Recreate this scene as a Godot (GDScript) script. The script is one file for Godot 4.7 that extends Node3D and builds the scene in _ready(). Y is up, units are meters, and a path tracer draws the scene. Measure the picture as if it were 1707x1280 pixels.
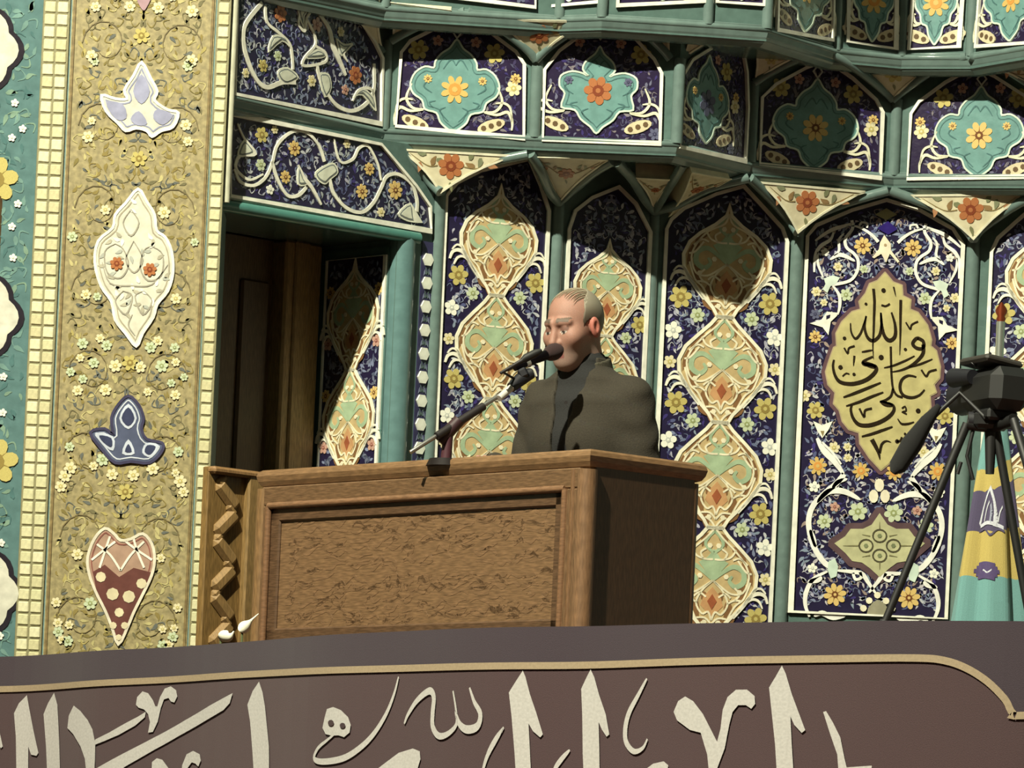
extends Node3D
# A tiled prayer niche (tiers of arched tile panels) with a tribune desk, a speaker, a banner, a flag and a video camera.
const F := 9720.0          # focal length, in pixels of the 1707 x 1280 frame
const SHIFT := 1090.0      # the lens is shifted up by this many pixels (verticals stay parallel)
const ROLL := 0.045379     # the photographer's tilt
const EYE := 1.6
const FLOOR := 2.2         # top of the stage

# ---------- a flat face of the place, with its own axes ----------
class Facet:
	var o: Vector3
	var es: Vector3
	var et: Vector3
	var n: Vector3
	static func plan(x0: float, z0: float, x1: float, z1: float) -> Facet:
		var f := Facet.new()
		f.o = Vector3(x0, 0, -z0)
		f.es = Vector3(x1 - x0, 0, z0 - z1).normalized()
		f.et = Vector3.UP
		f.n = f.es.cross(f.et)
		return f
	static func three(tl: Vector3, tr: Vector3, b: Vector3) -> Facet:
		var f := Facet.new()
		f.o = b
		f.es = (tr - tl).normalized()
		f.n = f.es.cross(tl - b).normalized()
		f.et = f.n.cross(f.es)
		return f
	static func ray(x: float, y: float) -> Vector3:
		var dx := x - 853.5
		var dy := y - 640.0
		return Vector3((dx * cos(ROLL) + dy * sin(ROLL)) / F, (dx * sin(ROLL) - dy * cos(ROLL) + SHIFT) / F, -1.0)
	func at(x: float, y: float) -> Vector2:
		var d := ray(x, y)
		var e := Vector3(0, EYE, 0)
		var p := e + d * (n.dot(o - e) / n.dot(d)) - o
		return Vector2(p.dot(es), p.dot(et))
	func pts(a: Array, ox := 0.0, oy := 0.0, k := 1.0) -> PackedVector2Array:
		var r := PackedVector2Array()
		for i in range(0, a.size(), 2):
			r.append(at(ox + a[i] * k, oy + a[i + 1] * k))
		return r
	func to3(p: Vector2, h := 0.0) -> Vector3:
		return o + es * p.x + et * p.y + n * h
	func frame(s: float, t: float) -> Transform3D:
		return Transform3D(Basis(es, et, n), to3(Vector2(s, t)))

func W(x: float, y: float, z: float) -> Vector3:
	return Vector3(0, EYE, 0) + Facet.ray(x, y) * z

# ---------- mesh builders ----------
class Ink:
	var v := PackedVector3Array()
	var nn := PackedVector3Array()
	var c := PackedColorArray()
	func tri(a: Vector3, b: Vector3, d: Vector3, nor: Vector3, col: Color) -> void:
		if (b - a).cross(d - a).dot(nor) > 0.0:
			v.append_array(PackedVector3Array([a, d, b]))
		else:
			v.append_array(PackedVector3Array([a, b, d]))
		for i in 3:
			nn.append(nor)
			c.append(col)
	func tri3(a: Vector3, b: Vector3, d: Vector3, na: Vector3, nb: Vector3, nd: Vector3, col: Color) -> void:
		if (b - a).cross(d - a).dot(na + nb + nd) > 0.0:
			v.append_array(PackedVector3Array([a, d, b]))
			nn.append_array(PackedVector3Array([na, nd, nb]))
		else:
			v.append_array(PackedVector3Array([a, b, d]))
			nn.append_array(PackedVector3Array([na, nb, nd]))
		for i in 3:
			c.append(col)
	func quad(a: Vector3, b: Vector3, d: Vector3, e: Vector3, nor: Vector3, col: Color) -> void:
		tri(a, b, d, nor, col)
		tri(a, d, e, nor, col)
	func quadn(a: Vector3, b: Vector3, d: Vector3, e: Vector3, col: Color, hint: Vector3) -> void:
		var nor := (b - a).cross(d - a)
		if nor.length() < 1e-12:
			nor = (d - a).cross(e - a)
		nor = nor.normalized()
		if nor.dot(hint) < 0:
			nor = -nor
		quad(a, b, d, e, nor, col)
	# a flat inlay standing h proud of its ground
	func fill(p: PackedVector2Array, h: float, col: Color, base := 0.0, skirt := true) -> void:
		var l := col.srgb_to_linear()
		var idx := Geometry2D.triangulate_polygon(p)
		if idx.is_empty():
			p = Geometry2D.convex_hull(p)
			p.remove_at(p.size() - 1)
			idx = Geometry2D.triangulate_polygon(p)
		for i in range(0, idx.size(), 3):
			tri(Vector3(p[idx[i]].x, p[idx[i]].y, h), Vector3(p[idx[i + 1]].x, p[idx[i + 1]].y, h), Vector3(p[idx[i + 2]].x, p[idx[i + 2]].y, h), Vector3(0, 0, 1), l)
		if not skirt:
			return
		var cw := -1.0 if Geometry2D.is_polygon_clockwise(p) else 1.0
		for i in p.size():
			var a := p[i]
			var b := p[(i + 1) % p.size()]
			var d := (b - a).normalized() * cw
			quad(Vector3(a.x, a.y, base), Vector3(b.x, b.y, base), Vector3(b.x, b.y, h), Vector3(a.x, a.y, h), Vector3(d.y, -d.x, 0), l)
	# a line w wide along p; taper 0 even, 1 pointed at both ends, 2 pointed at the end, 3 thick in the middle
	func line(p: PackedVector2Array, w: float, h: float, col: Color, taper := 0, closed := false, base := 0.0) -> void:
		var l := col.srgb_to_linear()
		var m := p.size()
		var a := PackedVector2Array()
		var b := PackedVector2Array()
		for i in m:
			var q := p[(i + 1) % m] if closed or i < m - 1 else p[i]
			var r := p[(i + m - 1) % m] if closed or i > 0 else p[i]
			var d := (q - r).normalized()
			var e1 := (p[i] - r).normalized()
			var k := 1.0
			if closed or (i > 0 and i < m - 1):
				k = 1.0 / maxf(0.55, absf(d.dot(e1)))
			var t := float(i) / float(maxi(1, m - 1))
			var ww := w * 0.5 * k
			match taper:
				1: ww *= 0.12 + 0.88 * sqrt(sin(PI * t))
				2: ww *= 1.0 - 0.85 * t * t
				3: ww *= 0.45 + 0.55 * sin(PI * t)
			a.append(p[i] + Vector2(-d.y, d.x) * ww)
			b.append(p[i] - Vector2(-d.y, d.x) * ww)
		for i in (m if closed else m - 1):
			var j := (i + 1) % m
			quad(Vector3(a[i].x, a[i].y, h), Vector3(b[i].x, b[i].y, h), Vector3(b[j].x, b[j].y, h), Vector3(a[j].x, a[j].y, h), Vector3(0, 0, 1), l)
			var d := (p[j] - p[i]).normalized()
			quad(Vector3(a[i].x, a[i].y, base), Vector3(a[j].x, a[j].y, base), Vector3(a[j].x, a[j].y, h), Vector3(a[i].x, a[i].y, h), Vector3(-d.y, d.x, 0), l)
			quad(Vector3(b[i].x, b[i].y, base), Vector3(b[j].x, b[j].y, base), Vector3(b[j].x, b[j].y, h), Vector3(b[i].x, b[i].y, h), Vector3(d.y, -d.x, 0), l)
	func disc(p: Vector2, r: float, h: float, col: Color, sides := 10, base := 0.0) -> void:
		var q := PackedVector2Array()
		for i in sides:
			q.append(p + Vector2(r, 0).rotated(TAU * i / sides))
		fill(q, h, col, base)
	# a round bar through 3D points; radii may change along it
	func tube(p: PackedVector3Array, r: Array, col: Color, sides := 10, caps := true) -> void:
		var l := col.srgb_to_linear()
		var m := p.size()
		var rings := []
		var side := Vector3.ZERO
		for i in m:
			var d := (p[mini(i + 1, m - 1)] - p[maxi(i - 1, 0)]).normalized()
			if side == Vector3.ZERO:
				side = d.cross(Vector3.UP if absf(d.y) < 0.9 else Vector3.RIGHT).normalized()
			side = (side - d * side.dot(d)).normalized()
			var up := side.cross(d)
			var rr: float = r[mini(i, r.size() - 1)]
			var ring := []
			for k in sides:
				var q := side * cos(TAU * k / sides) + up * sin(TAU * k / sides)
				ring.append([p[i] + q * rr, q])
			rings.append(ring)
		for i in m - 1:
			for k in sides:
				var A = rings[i][k]
				var B = rings[i][(k + 1) % sides]
				var C = rings[i + 1][(k + 1) % sides]
				var D = rings[i + 1][k]
				tri3(A[0], B[0], C[0], A[1], B[1], C[1], l)
				tri3(A[0], C[0], D[0], A[1], C[1], D[1], l)
		if caps:
			for e in [0, m - 1]:
				var out := (p[0] - p[1]).normalized() if e == 0 else (p[m - 1] - p[m - 2]).normalized()
				for k in sides:
					tri(p[e], rings[e][k][0], rings[e][(k + 1) % sides][0], out, l)
	# a box with chamfered edges, turned by basis b
	func box(at: Vector3, size: Vector3, col: Color, b := Basis(), ch := 0.004) -> void:
		var l := col.srgb_to_linear()
		var e := size * 0.5
		ch = minf(ch, minf(e.x, minf(e.y, e.z)) * 0.9)
		var ax := [Vector3(1, 0, 0), Vector3(0, 1, 0), Vector3(0, 0, 1)]
		var corner := func(s: Vector3, axis: int) -> Vector3:
			var q := Vector3(s.x * (e.x - ch), s.y * (e.y - ch), s.z * (e.z - ch))
			q[axis] = s[axis] * e[axis]
			return at + b * q
		for i in 3:
			var j := (i + 1) % 3
			var k := (i + 2) % 3
			for sg in [-1.0, 1.0]:
				var q := []
				for m in [[-1, -1], [1, -1], [1, 1], [-1, 1]]:
					var s := Vector3.ZERO
					s[i] = sg
					s[j] = m[0]
					s[k] = m[1]
					q.append(corner.call(s, i))
				quad(q[0], q[1], q[2], q[3], b * (ax[i] * sg), l)
			for sj in [-1.0, 1.0]:
				for sk in [-1.0, 1.0]:
					var s0 := Vector3.ZERO
					s0[j] = sj
					s0[k] = sk
					var s1 := s0
					s0[i] = -1
					s1[i] = 1
					var nor: Vector3 = (ax[j] * sj + ax[k] * sk).normalized()
					quad(corner.call(s0, j), corner.call(s1, j), corner.call(s1, k), corner.call(s0, k), b * nor, l)
		for sx in [-1.0, 1.0]:
			for sy in [-1.0, 1.0]:
				for sz in [-1.0, 1.0]:
					var s := Vector3(sx, sy, sz)
					tri(corner.call(s, 0), corner.call(s, 1), corner.call(s, 2), b * s.normalized(), l)
	func mesh(m: Material) -> ArrayMesh:
		var am := ArrayMesh.new()
		if v.is_empty():
			return am
		var a := []
		a.resize(Mesh.ARRAY_MAX)
		a[Mesh.ARRAY_VERTEX] = v
		a[Mesh.ARRAY_NORMAL] = nn
		a[Mesh.ARRAY_COLOR] = c
		am.add_surface_from_arrays(Mesh.PRIMITIVE_TRIANGLES, a)
		am.surface_set_material(0, m)
		return am

func spl(p: PackedVector2Array, sub := 5, closed := false) -> PackedVector2Array:
	var r := PackedVector2Array()
	var m := p.size()
	for i in (m if closed else m - 1):
		var p0 := p[(i + m - 1) % m] if closed or i > 0 else p[i]
		var p1 := p[i]
		var p2 := p[(i + 1) % m]
		var p3 := p[(i + 2) % m] if closed or i < m - 2 else p2
		for k in sub:
			r.append(p1.cubic_interpolate(p2, p0, p3, float(k) / sub))
	if not closed:
		r.append(p[m - 1])
	return r

# ---------- naming ----------
var used := {}
func numbered(called: String) -> String:
	used[called] = used.get(called, -1) + 1
	return called if used[called] == 0 else "%s_%03d" % [called, used[called]]

func thing(called: String, label: String, category: String, where := Transform3D(), group := "") -> Node3D:
	var o := Node3D.new()
	o.name = numbered(called)
	add_child(o)
	o.transform = where
	o.set_meta("label", label)
	o.set_meta("category", category)
	if group:
		o.set_meta("group", group)
	return o

func put(called: String, m: Mesh, parent: Node, where := Transform3D(), kind := "") -> MeshInstance3D:
	var o := MeshInstance3D.new()
	o.name = numbered(called) if parent == self else called
	o.mesh = m
	o.transform = where
	parent.add_child(o, true)
	if kind:
		o.set_meta("kind", kind)
	return o

func struct(called: String, m: Mesh, label := "") -> MeshInstance3D:
	var o := put(called, m, self, Transform3D(), "structure")
	if label:
		o.set_meta("label", label)
	return o

# ---------- colours and materials ----------
func k(r: int, g: int, b: int) -> Color:
	var c := Color8(r, g, b)
	var g0 := 0.3 * c.r + 0.59 * c.g + 0.11 * c.b
	return c.lerp(Color(g0, g0, g0), 0.17)
var NAVY := k(42, 34, 68)
var BLUE := k(128, 138, 172)
var LAV := k(172, 172, 194)
var ROYAL := k(52, 42, 124)
var WHITE := k(240, 240, 222)
var CREAM := k(226, 214, 168)
var YELLOW := k(196, 180, 98)
var GOLD := k(208, 168, 88)
var ORANGE := k(186, 110, 64)
var TEAL := k(102, 126, 120)
var TURQ := k(110, 162, 156)
var PALE := k(164, 194, 156)
var BROWN := k(140, 98, 60)
var ROSE := k(200, 152, 132)
var M := {}

func noise_tex(freq: float, lo: float, hi: float, seed_: int, size := 256, oct := 4) -> NoiseTexture2D:
	var n := FastNoiseLite.new()
	n.seed = seed_
	n.frequency = freq
	n.fractal_octaves = oct
	var t := NoiseTexture2D.new()
	t.width = size
	t.height = size
	t.seamless = true
	t.noise = n
	var g := Gradient.new()
	g.set_color(0, Color(lo, lo, lo))
	g.set_color(1, Color(hi, hi, hi))
	t.color_ramp = g
	return t

func bump_tex(freq: float, seed_: int, strength: float, size := 256) -> NoiseTexture2D:
	var n := FastNoiseLite.new()
	n.seed = seed_
	n.frequency = freq
	var t := NoiseTexture2D.new()
	t.width = size
	t.height = size
	t.seamless = true
	t.as_normal_map = true
	t.bump_strength = strength
	t.noise = n
	return t

func mat(called: String, rough: float, metal := 0.0, tex: Texture2D = null, scale := Vector3.ONE, bump: Texture2D = null, bump_k := 0.5) -> StandardMaterial3D:
	var m := StandardMaterial3D.new()
	m.resource_name = called
	m.vertex_color_use_as_albedo = true
	m.roughness = rough
	m.metallic = metal
	if tex or bump:
		m.uv1_triplanar = true
		m.uv1_scale = scale
	if tex:
		m.albedo_texture = tex
	if bump:
		m.normal_enabled = true
		m.normal_texture = bump
		m.normal_scale = bump_k
	M[called] = m
	return m

func glow_mat(col: Color, e: float) -> StandardMaterial3D:
	var m := StandardMaterial3D.new()
	m.albedo_color = Color(0.8, 0.8, 0.78)
	m.emission_enabled = true
	m.emission = col
	m.emission_energy_multiplier = e
	return m

func make_materials() -> void:
	mat("glaze", 0.22, 0.0, noise_tex(0.02, 0.86, 1.0, 3), Vector3.ONE * 3.0, bump_tex(0.03, 5, 2.0), 0.25)
	mat("tile", 0.35, 0.0, noise_tex(0.05, 0.84, 1.0, 9), Vector3.ONE * 5.0)
	mat("gilt", 0.45, 0.0, noise_tex(0.04, 0.72, 1.0, 11), Vector3.ONE * 4.0)
	mat("wood", 0.38, 0.0, noise_tex(0.03, 0.66, 1.0, 21, 512, 5), Vector3(1.2, 9.0, 1.2), bump_tex(0.08, 22, 2.0), 0.15)
	mat("wood_upright", 0.42, 0.0, noise_tex(0.03, 0.66, 1.0, 23, 512, 5), Vector3(9.0, 1.2, 9.0))
	mat("cloth", 0.9, 0.0, noise_tex(0.09, 0.82, 1.0, 31, 512), Vector3.ONE * 6.0, bump_tex(0.2, 32, 3.0), 0.3)
	mat("print", 0.8, 0.0, noise_tex(0.05, 0.86, 1.0, 33), Vector3.ONE * 8.0)
	mat("jacket", 0.92, 0.0, noise_tex(0.06, 0.7, 1.0, 41, 512), Vector3.ONE * 5.0, bump_tex(0.15, 42, 3.0), 0.4)
	mat("skin", 0.66, 0.0, noise_tex(0.06, 0.86, 1.0, 51), Vector3.ONE * 14.0)
	mat("hair", 0.7, 0.0, noise_tex(0.2, 0.6, 1.0, 55), Vector3(30, 8, 30))
	mat("metal", 0.28, 0.85)
	mat("rubber", 0.55, 0.0)
	mat("plaster", 0.85, 0.0, noise_tex(0.03, 0.9, 1.0, 61), Vector3.ONE)
	M.skin.subsurf_scatter_enabled = true
	M.skin.subsurf_scatter_strength = 0.1
	M.cloth.rim_enabled = true
	M.cloth.rim = 0.2

# ---------- where things stand ----------
const CX := 1.2435        # axis of the niche
var T1 := []              # plan of the lower tier, left to right: [x, z]
var T2 := []
var T3 := []
const Y1 := 4.50          # underside of the middle tier
const Y2 := 4.875         # underside of the upper tier
const Y3 := 5.30
const PIER_Z := 18.42

func mirror_plan(a: Array, with_axis: bool) -> Array:
	var r := a.duplicate()
	for i in range(a.size() - 1 - (1 if with_axis else 0), -1, -1):
		r.append([2.0 * CX - a[i][0], a[i][1]])
	return r

func _ready() -> void:
	# camera
	var cam := Camera3D.new()
	cam.name = "camera"
	cam.keep_aspect = Camera3D.KEEP_HEIGHT
	cam.near = 0.1
	cam.far = 60.0
	cam.set_frustum(0.1 * 1280.0 / F, Vector2(sin(ROLL), cos(ROLL)) * (0.1 * SHIFT / F), 0.1, 60.0)
	cam.transform = Transform3D(Basis(Vector3(0, 0, 1), ROLL), Vector3(0, EYE, 0))
	add_child(cam)
	cam.current = true
	# exposure
	var env := Environment.new()
	env.background_mode = Environment.BG_COLOR
	env.background_color = Color(0, 0, 0)
	env.tonemap_mode = Environment.TONE_MAPPER_LINEAR
	env.tonemap_exposure = 1.0
	env.sdfgi_enabled = true
	env.ssao_enabled = true
	env.ssil_enabled = true
	var we := WorldEnvironment.new()
	we.name = "world_environment"
	we.environment = env
	add_child(we)
	make_materials()
	# unseen stage lamp, out of view, lighting the niche from the upper left
	flood(Vector3(-3.6, 11.1, -11.2), Vector3(0.5, 3.7, -18.6), 295.0, Color(1.0, 0.985, 0.88))
	# fill lamps added on the hall ceiling, out of view
	for p in [Vector3(-3.0, 11.6, -6.0), Vector3(3.6, 11.6, -6.0), Vector3(-3.0, 11.6, -12.0), Vector3(3.6, 11.6, -12.0)]:
		added_fill_lamp(p, 3.2)

	T1 = mirror_plan([[-0.943, 18.5], [-0.267, 19.12], [0.1285, 19.3], [0.465, 19.45], [0.944, 19.57]], false)
	T2 = mirror_plan([[-0.934, 18.45], [-0.457, 19.02], [0.036, 19.03], [0.5, 19.02], [0.757, 19.36], [CX, 19.5]], true)
	T3 = mirror_plan([[-0.94, 18.43], [-0.467, 18.88], [0.1, 18.94], [0.237, 18.88], [0.582, 18.92], [0.775, 18.95], [1.02, 19.3], [CX, 19.36]], true)
	build_hall()
	build_niche()
	build_pier()
	build_doorway()
	build_lower_panels()
	build_wing_panels()
	build_middle_panels()
	build_upper_panels()
	build_spandrels()
	build_trims()
	build_desk()
	build_banner()
	build_person()
	build_microphones()
	build_flag()
	build_video_camera()
	build_buds()

func flood(at: Vector3, to: Vector3, energy: float, col: Color) -> void:
	var d := (to - at).normalized()
	var t := Transform3D(Basis.looking_at(d), at)
	var o := thing("unseen_floodlight", "unseen black stage lamp hung out of view to light the niche from the upper left", "unseen_floodlight", t)
	var i := Ink.new()
	i.box(Vector3(0, 0, 0.2), Vector3(0.36, 0.3, 0.3), k(30, 30, 32), Basis(), 0.02)
	for s in [-1, 1]:
		i.box(Vector3(0.19 * s, 0.1, 0.2), Vector3(0.02, 0.34, 0.05), k(30, 30, 32))
	put("housing", i.mesh(M.rubber), o)
	i = Ink.new()
	i.box(Vector3(0, 0, 0.045), Vector3(0.22, 0.2, 0.01), k(240, 240, 230), Basis(), 0.003)
	put("lamp_face", i.mesh(glow_mat(col, 8.0)), o)
	i = Ink.new()
	i.tube(PackedVector3Array([t.affine_inverse() * (at + Vector3(0, 0.1, 0) - d * 0.2), t.affine_inverse() * Vector3(at.x - d.x * 0.2, 12.0, at.z - d.z * 0.2)]), [0.02], k(30, 30, 32))
	put("hanger", i.mesh(M.rubber), o)
	var l := SpotLight3D.new()
	l.name = "unseen_floodlight_beam"
	l.light_color = col
	l.light_energy = energy
	l.spot_range = 30.0
	l.spot_angle = 40.0
	l.spot_angle_attenuation = 0.5
	l.spot_attenuation = 2.0
	l.light_size = 0.1
	l.shadow_enabled = true
	o.add_child(l)

func added_fill_lamp(at: Vector3, energy: float) -> void:
	var where := "camera" if at.z > -8.0 else "stage"
	var o := thing("added_fill_light", "added white fill panel out of view over the hall, on the %s side toward the %s wall" % [where, "left" if at.x < 0 else "right"], "ceiling light", Transform3D(Basis(), at), "added hall fill lights")
	var i := Ink.new()
	i.box(Vector3(0, 0.1, 0), Vector3(1.9, 0.2, 1.9), k(200, 200, 195), Basis(), 0.02)
	put("frame", i.mesh(M.plaster), o)
	i = Ink.new()
	i.box(Vector3(0, -0.005, 0), Vector3(1.7, 0.01, 1.7), k(245, 245, 240), Basis(), 0.003)
	put("diffuser", i.mesh(glow_mat(Color(0.96, 1.0, 0.88), 0.5)), o)
	var l := AreaLight3D.new()
	l.name = "added_fill_glow"
	l.area_size = Vector2(1.7, 1.7)
	l.area_normalize_energy = true
	l.light_color = Color(0.96, 1.0, 0.88)
	l.light_energy = energy
	l.area_range = 30.0
	l.area_attenuation = 2.0
	l.shadow_enabled = true
	l.transform = Transform3D(Basis(Vector3.RIGHT, -PI / 2), Vector3(0, -0.03, 0))
	o.add_child(l)

func build_hall() -> void:
	var wallc := k(205, 200, 182)
	var st := func(called: String, lo: Vector3, hi: Vector3, col: Color) -> void:
		var i := Ink.new()
		i.box((lo + hi) * 0.5, hi - lo, col, Basis(), 0.001)
		struct(called, i.mesh(M.plaster))
	st.call("floor", Vector3(-7, -0.3, -21), Vector3(9, 0, 4), k(120, 60, 55))
	st.call("ceiling", Vector3(-7, 12, -21), Vector3(9, 12.3, 4), wallc)
	st.call("wall_left", Vector3(-7.3, 0, -21), Vector3(-7, 12, 4), wallc)
	st.call("wall_right", Vector3(9, 0, -21), Vector3(9.3, 12, 4), wallc)
	st.call("wall_front", Vector3(-7, 0, 4), Vector3(9, 12, 4.3), wallc)
	# the back wall, with the niche's opening in it
	var i := Ink.new()
	var c := k(118, 150, 144)
	i.box(Vector3(-3.97, 6, -PIER_Z - 0.15), Vector3(6.06, 12, 0.3), c, Basis(), 0.001)
	i.box(Vector3(6.22, 6, -PIER_Z - 0.15), Vector3(5.56, 12, 0.3), c, Basis(), 0.001)
	i.box(Vector3(1.25, 9.2, -PIER_Z - 0.15), Vector3(4.38, 5.6, 0.3), c, Basis(), 0.001)
	struct("wall_back", i.mesh(M.tile))
	st.call("wall_behind", Vector3(-7, 0, -21.3), Vector3(9, 12, -21), wallc)
	# the stage: its front runs slantwise in step with the banner
	i = Ink.new()
	var fr := PackedVector2Array([Vector2(-1.6, -18.15), Vector2(-1.05, -17.1), Vector2(0.2, -15.3), Vector2(1.45, -14.3), Vector2(3.6, -13.6), Vector2(5.0, -13.4), Vector2(5.0, -18.42), Vector2(3.43, -18.42), Vector2(3.43, -20.9), Vector2(-0.95, -20.9), Vector2(-0.95, -18.42), Vector2(-1.6, -18.42)])
	prism(i, fr, 0.0, FLOOR, k(110, 70, 60))
	struct("floor_stage", i.mesh(M.plaster))

# upright prism over a plan of (x, z) points
func prism(i: Ink, p: PackedVector2Array, y0: float, y1: float, col: Color) -> void:
	var l := col.srgb_to_linear()
	var idx := Geometry2D.triangulate_polygon(p)
	for j in range(0, idx.size(), 3):
		for y in [y0, y1]:
			i.tri(Vector3(p[idx[j]].x, y, p[idx[j]].y), Vector3(p[idx[j + 1]].x, y, p[idx[j + 1]].y), Vector3(p[idx[j + 2]].x, y, p[idx[j + 2]].y), Vector3.DOWN if y == y0 else Vector3.UP, l)
	var s := -1.0 if Geometry2D.is_polygon_clockwise(p) else 1.0
	for j in p.size():
		var a := p[j]
		var b := p[(j + 1) % p.size()]
		var d := (b - a).normalized() * s
		i.quad(Vector3(a.x, y0, a.y), Vector3(b.x, y0, b.y), Vector3(b.x, y1, b.y), Vector3(a.x, y1, a.y), Vector3(d.y, 0, -d.x), l)

func tier(plan: Array, y0: float, y1: float, col: Color, from := 0) -> ArrayMesh:
	var p := PackedVector2Array()
	for j in range(from, plan.size()):
		p.append(Vector2(plan[j][0], -plan[j][1]))
	p.append(Vector2(plan[-1][0], -20.7))
	p.append(Vector2(plan[from][0], -20.7))
	var i := Ink.new()
	prism(i, p, y0, y1, col)
	return i.mesh(M.glaze)

func build_niche() -> void:
	var o := Node3D.new()
	o.name = "wall_niche"
	add_child(o)
	o.set_meta("kind", "structure")
	var c := k(84, 112, 107)
	put("lower_tier", tier(T1, FLOOR, Y1, c, 1), o)
	put("middle_tier", tier(T2, Y1, Y2, c), o)
	put("upper_tier", tier(T3, Y2, Y3, c), o)
	var t4 := mirror_plan([[-0.94, 18.43], [-0.6, 18.7], [0.3, 18.74], [0.62, 18.82], [0.98, 18.85], [1.1, 19.2], [CX, 19.25]], true)  # out of view; its jutting corner is set to shade the middle cells
	put("unseen_top_tier", tier(t4, Y3, 5.75, c), o)
	var t5 := mirror_plan([[-0.94, 18.43], [-0.3, 18.6], [0.5, 18.66], [CX, 18.9]], true)
	put("vault", tier(t5, 5.75, 6.4, c), o)

# ---------- the gilded pier at the left ----------
func tile_column(label: String, fr: Facet, x_mid: Array, cols: int, pitch: float, shift: float) -> void:
	# cols columns of small square tiles; x_mid: pixel at mid height of the strip's middle
	var base := fr.at(x_mid[0], x_mid[1])
	var o := thing("tile_border", label, "tile border", fr.frame(base.x, FLOOR))
	var w := cols * pitch
	var i := Ink.new()
	i.box(Vector3(0, 1.55, 0.004), Vector3(w + 0.006, 3.1, 0.008), k(142, 136, 96), Basis(), 0.001)
	put("grout", i.mesh(M.tile), o)
	var kinds := []
	for q in 4:
		i = Ink.new()
		i.box(Vector3(0, 0, 0.006), Vector3(pitch * 0.86, pitch * 0.86, 0.012), [k(214, 208, 160), k(204, 196, 146), k(222, 216, 172), k(208, 204, 154)][q], Basis(), 0.003)
		kinds.append(i.mesh(M.tile))
	var rng := RandomNumberGenerator.new()
	rng.seed = 77 + cols
	for c in cols:
		var y := shift
		while y < 3.06:
			put("tile", kinds[rng.randi() % 4], o, Transform3D(Basis(Vector3(0, 0, 1), rng.randf_range(-0.02, 0.02)), Vector3((c - (cols - 1) * 0.5) * pitch + rng.randf_range(-0.0006, 0.0006), y, 0)))
			y += pitch

var rosettes := {}
# a flower of unit radius, made once per kind
func rosette(kind: String) -> Mesh:
	if rosettes.has(kind):
		return rosettes[kind]
	var spec: Array = {
		"white": [5, 0.62, WHITE, k(196, 200, 190), 0.3], "cream": [6, 0.66, CREAM, YELLOW, 0.35], "yellow": [6, 0.6, YELLOW, k(150, 128, 60), 0.4],
		"gold": [8, 0.62, k(222, 186, 104), k(120, 70, 36), 0.3], "orange": [7, 0.7, ORANGE, k(142, 66, 40), 0.4], "rose": [5, 0.6, ROSE, k(150, 80, 70), 0.3],
		"pale": [6, 0.66, k(196, 208, 168), k(150, 160, 100), 0.35], "blue": [6, 0.6, k(96, 100, 130), k(60, 60, 90), 0.3], "star": [8, 0.5, k(216, 178, 92), k(226, 150, 60), 0.45],
	}[kind]
	var i := Ink.new()
	var p := PackedVector2Array()
	var m: int = spec[0]
	for j in m * 6:
		var a := TAU * j / (m * 6)
		p.append(Vector2(cos(a), sin(a)) * lerpf(spec[1], 1.0, pow(absf(cos(a * m * 0.5)), 0.8)))
	i.fill(p, 0.1, spec[2])
	var dk: Color = spec[3]
	for j in m:
		var a := TAU * (j + 0.5) / m
		i.line(PackedVector2Array([Vector2(cos(a), sin(a)) * 0.3, Vector2(cos(a), sin(a)) * spec[1] * 1.0]), 0.07, 0.12, dk, 2, false, 0.1)
	i.disc(Vector2.ZERO, spec[4], 0.14, dk, 10, 0.1)
	i.disc(Vector2.ZERO, spec[4] * 0.45, 0.17, spec[2], 8, 0.14)
	rosettes[kind] = i.mesh(M.glaze)
	return rosettes[kind]

func flower(parent: Node3D, kind: String, p: Vector2, r: float, h := 0.001, turn := 0.2) -> void:
	put("flower", rosette(kind), parent, Transform3D(Basis(Vector3(0, 0, 1), turn).scaled(Vector3(r, r, 0.022)), Vector3(p.x, p.y, h)))

# a curled half-palmette leaf
func leaf(i: Ink, p: Vector2, a: float, l: float, w: float, h: float, col: Color, curl := 0.3) -> void:
	var q := PackedVector2Array()
	for e in [[0.0, 0.0], [0.22, 0.42], [0.5, 0.5], [0.78, 0.3 + curl * 0.4], [1.0, curl], [0.7, -0.02 + curl * 0.2], [0.4, -0.22], [0.15, -0.24]]:
		q.append(p + Vector2(e[0] * l, e[1] * w).rotated(a))
	i.fill(q, h, col, 0.0, false)

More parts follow.
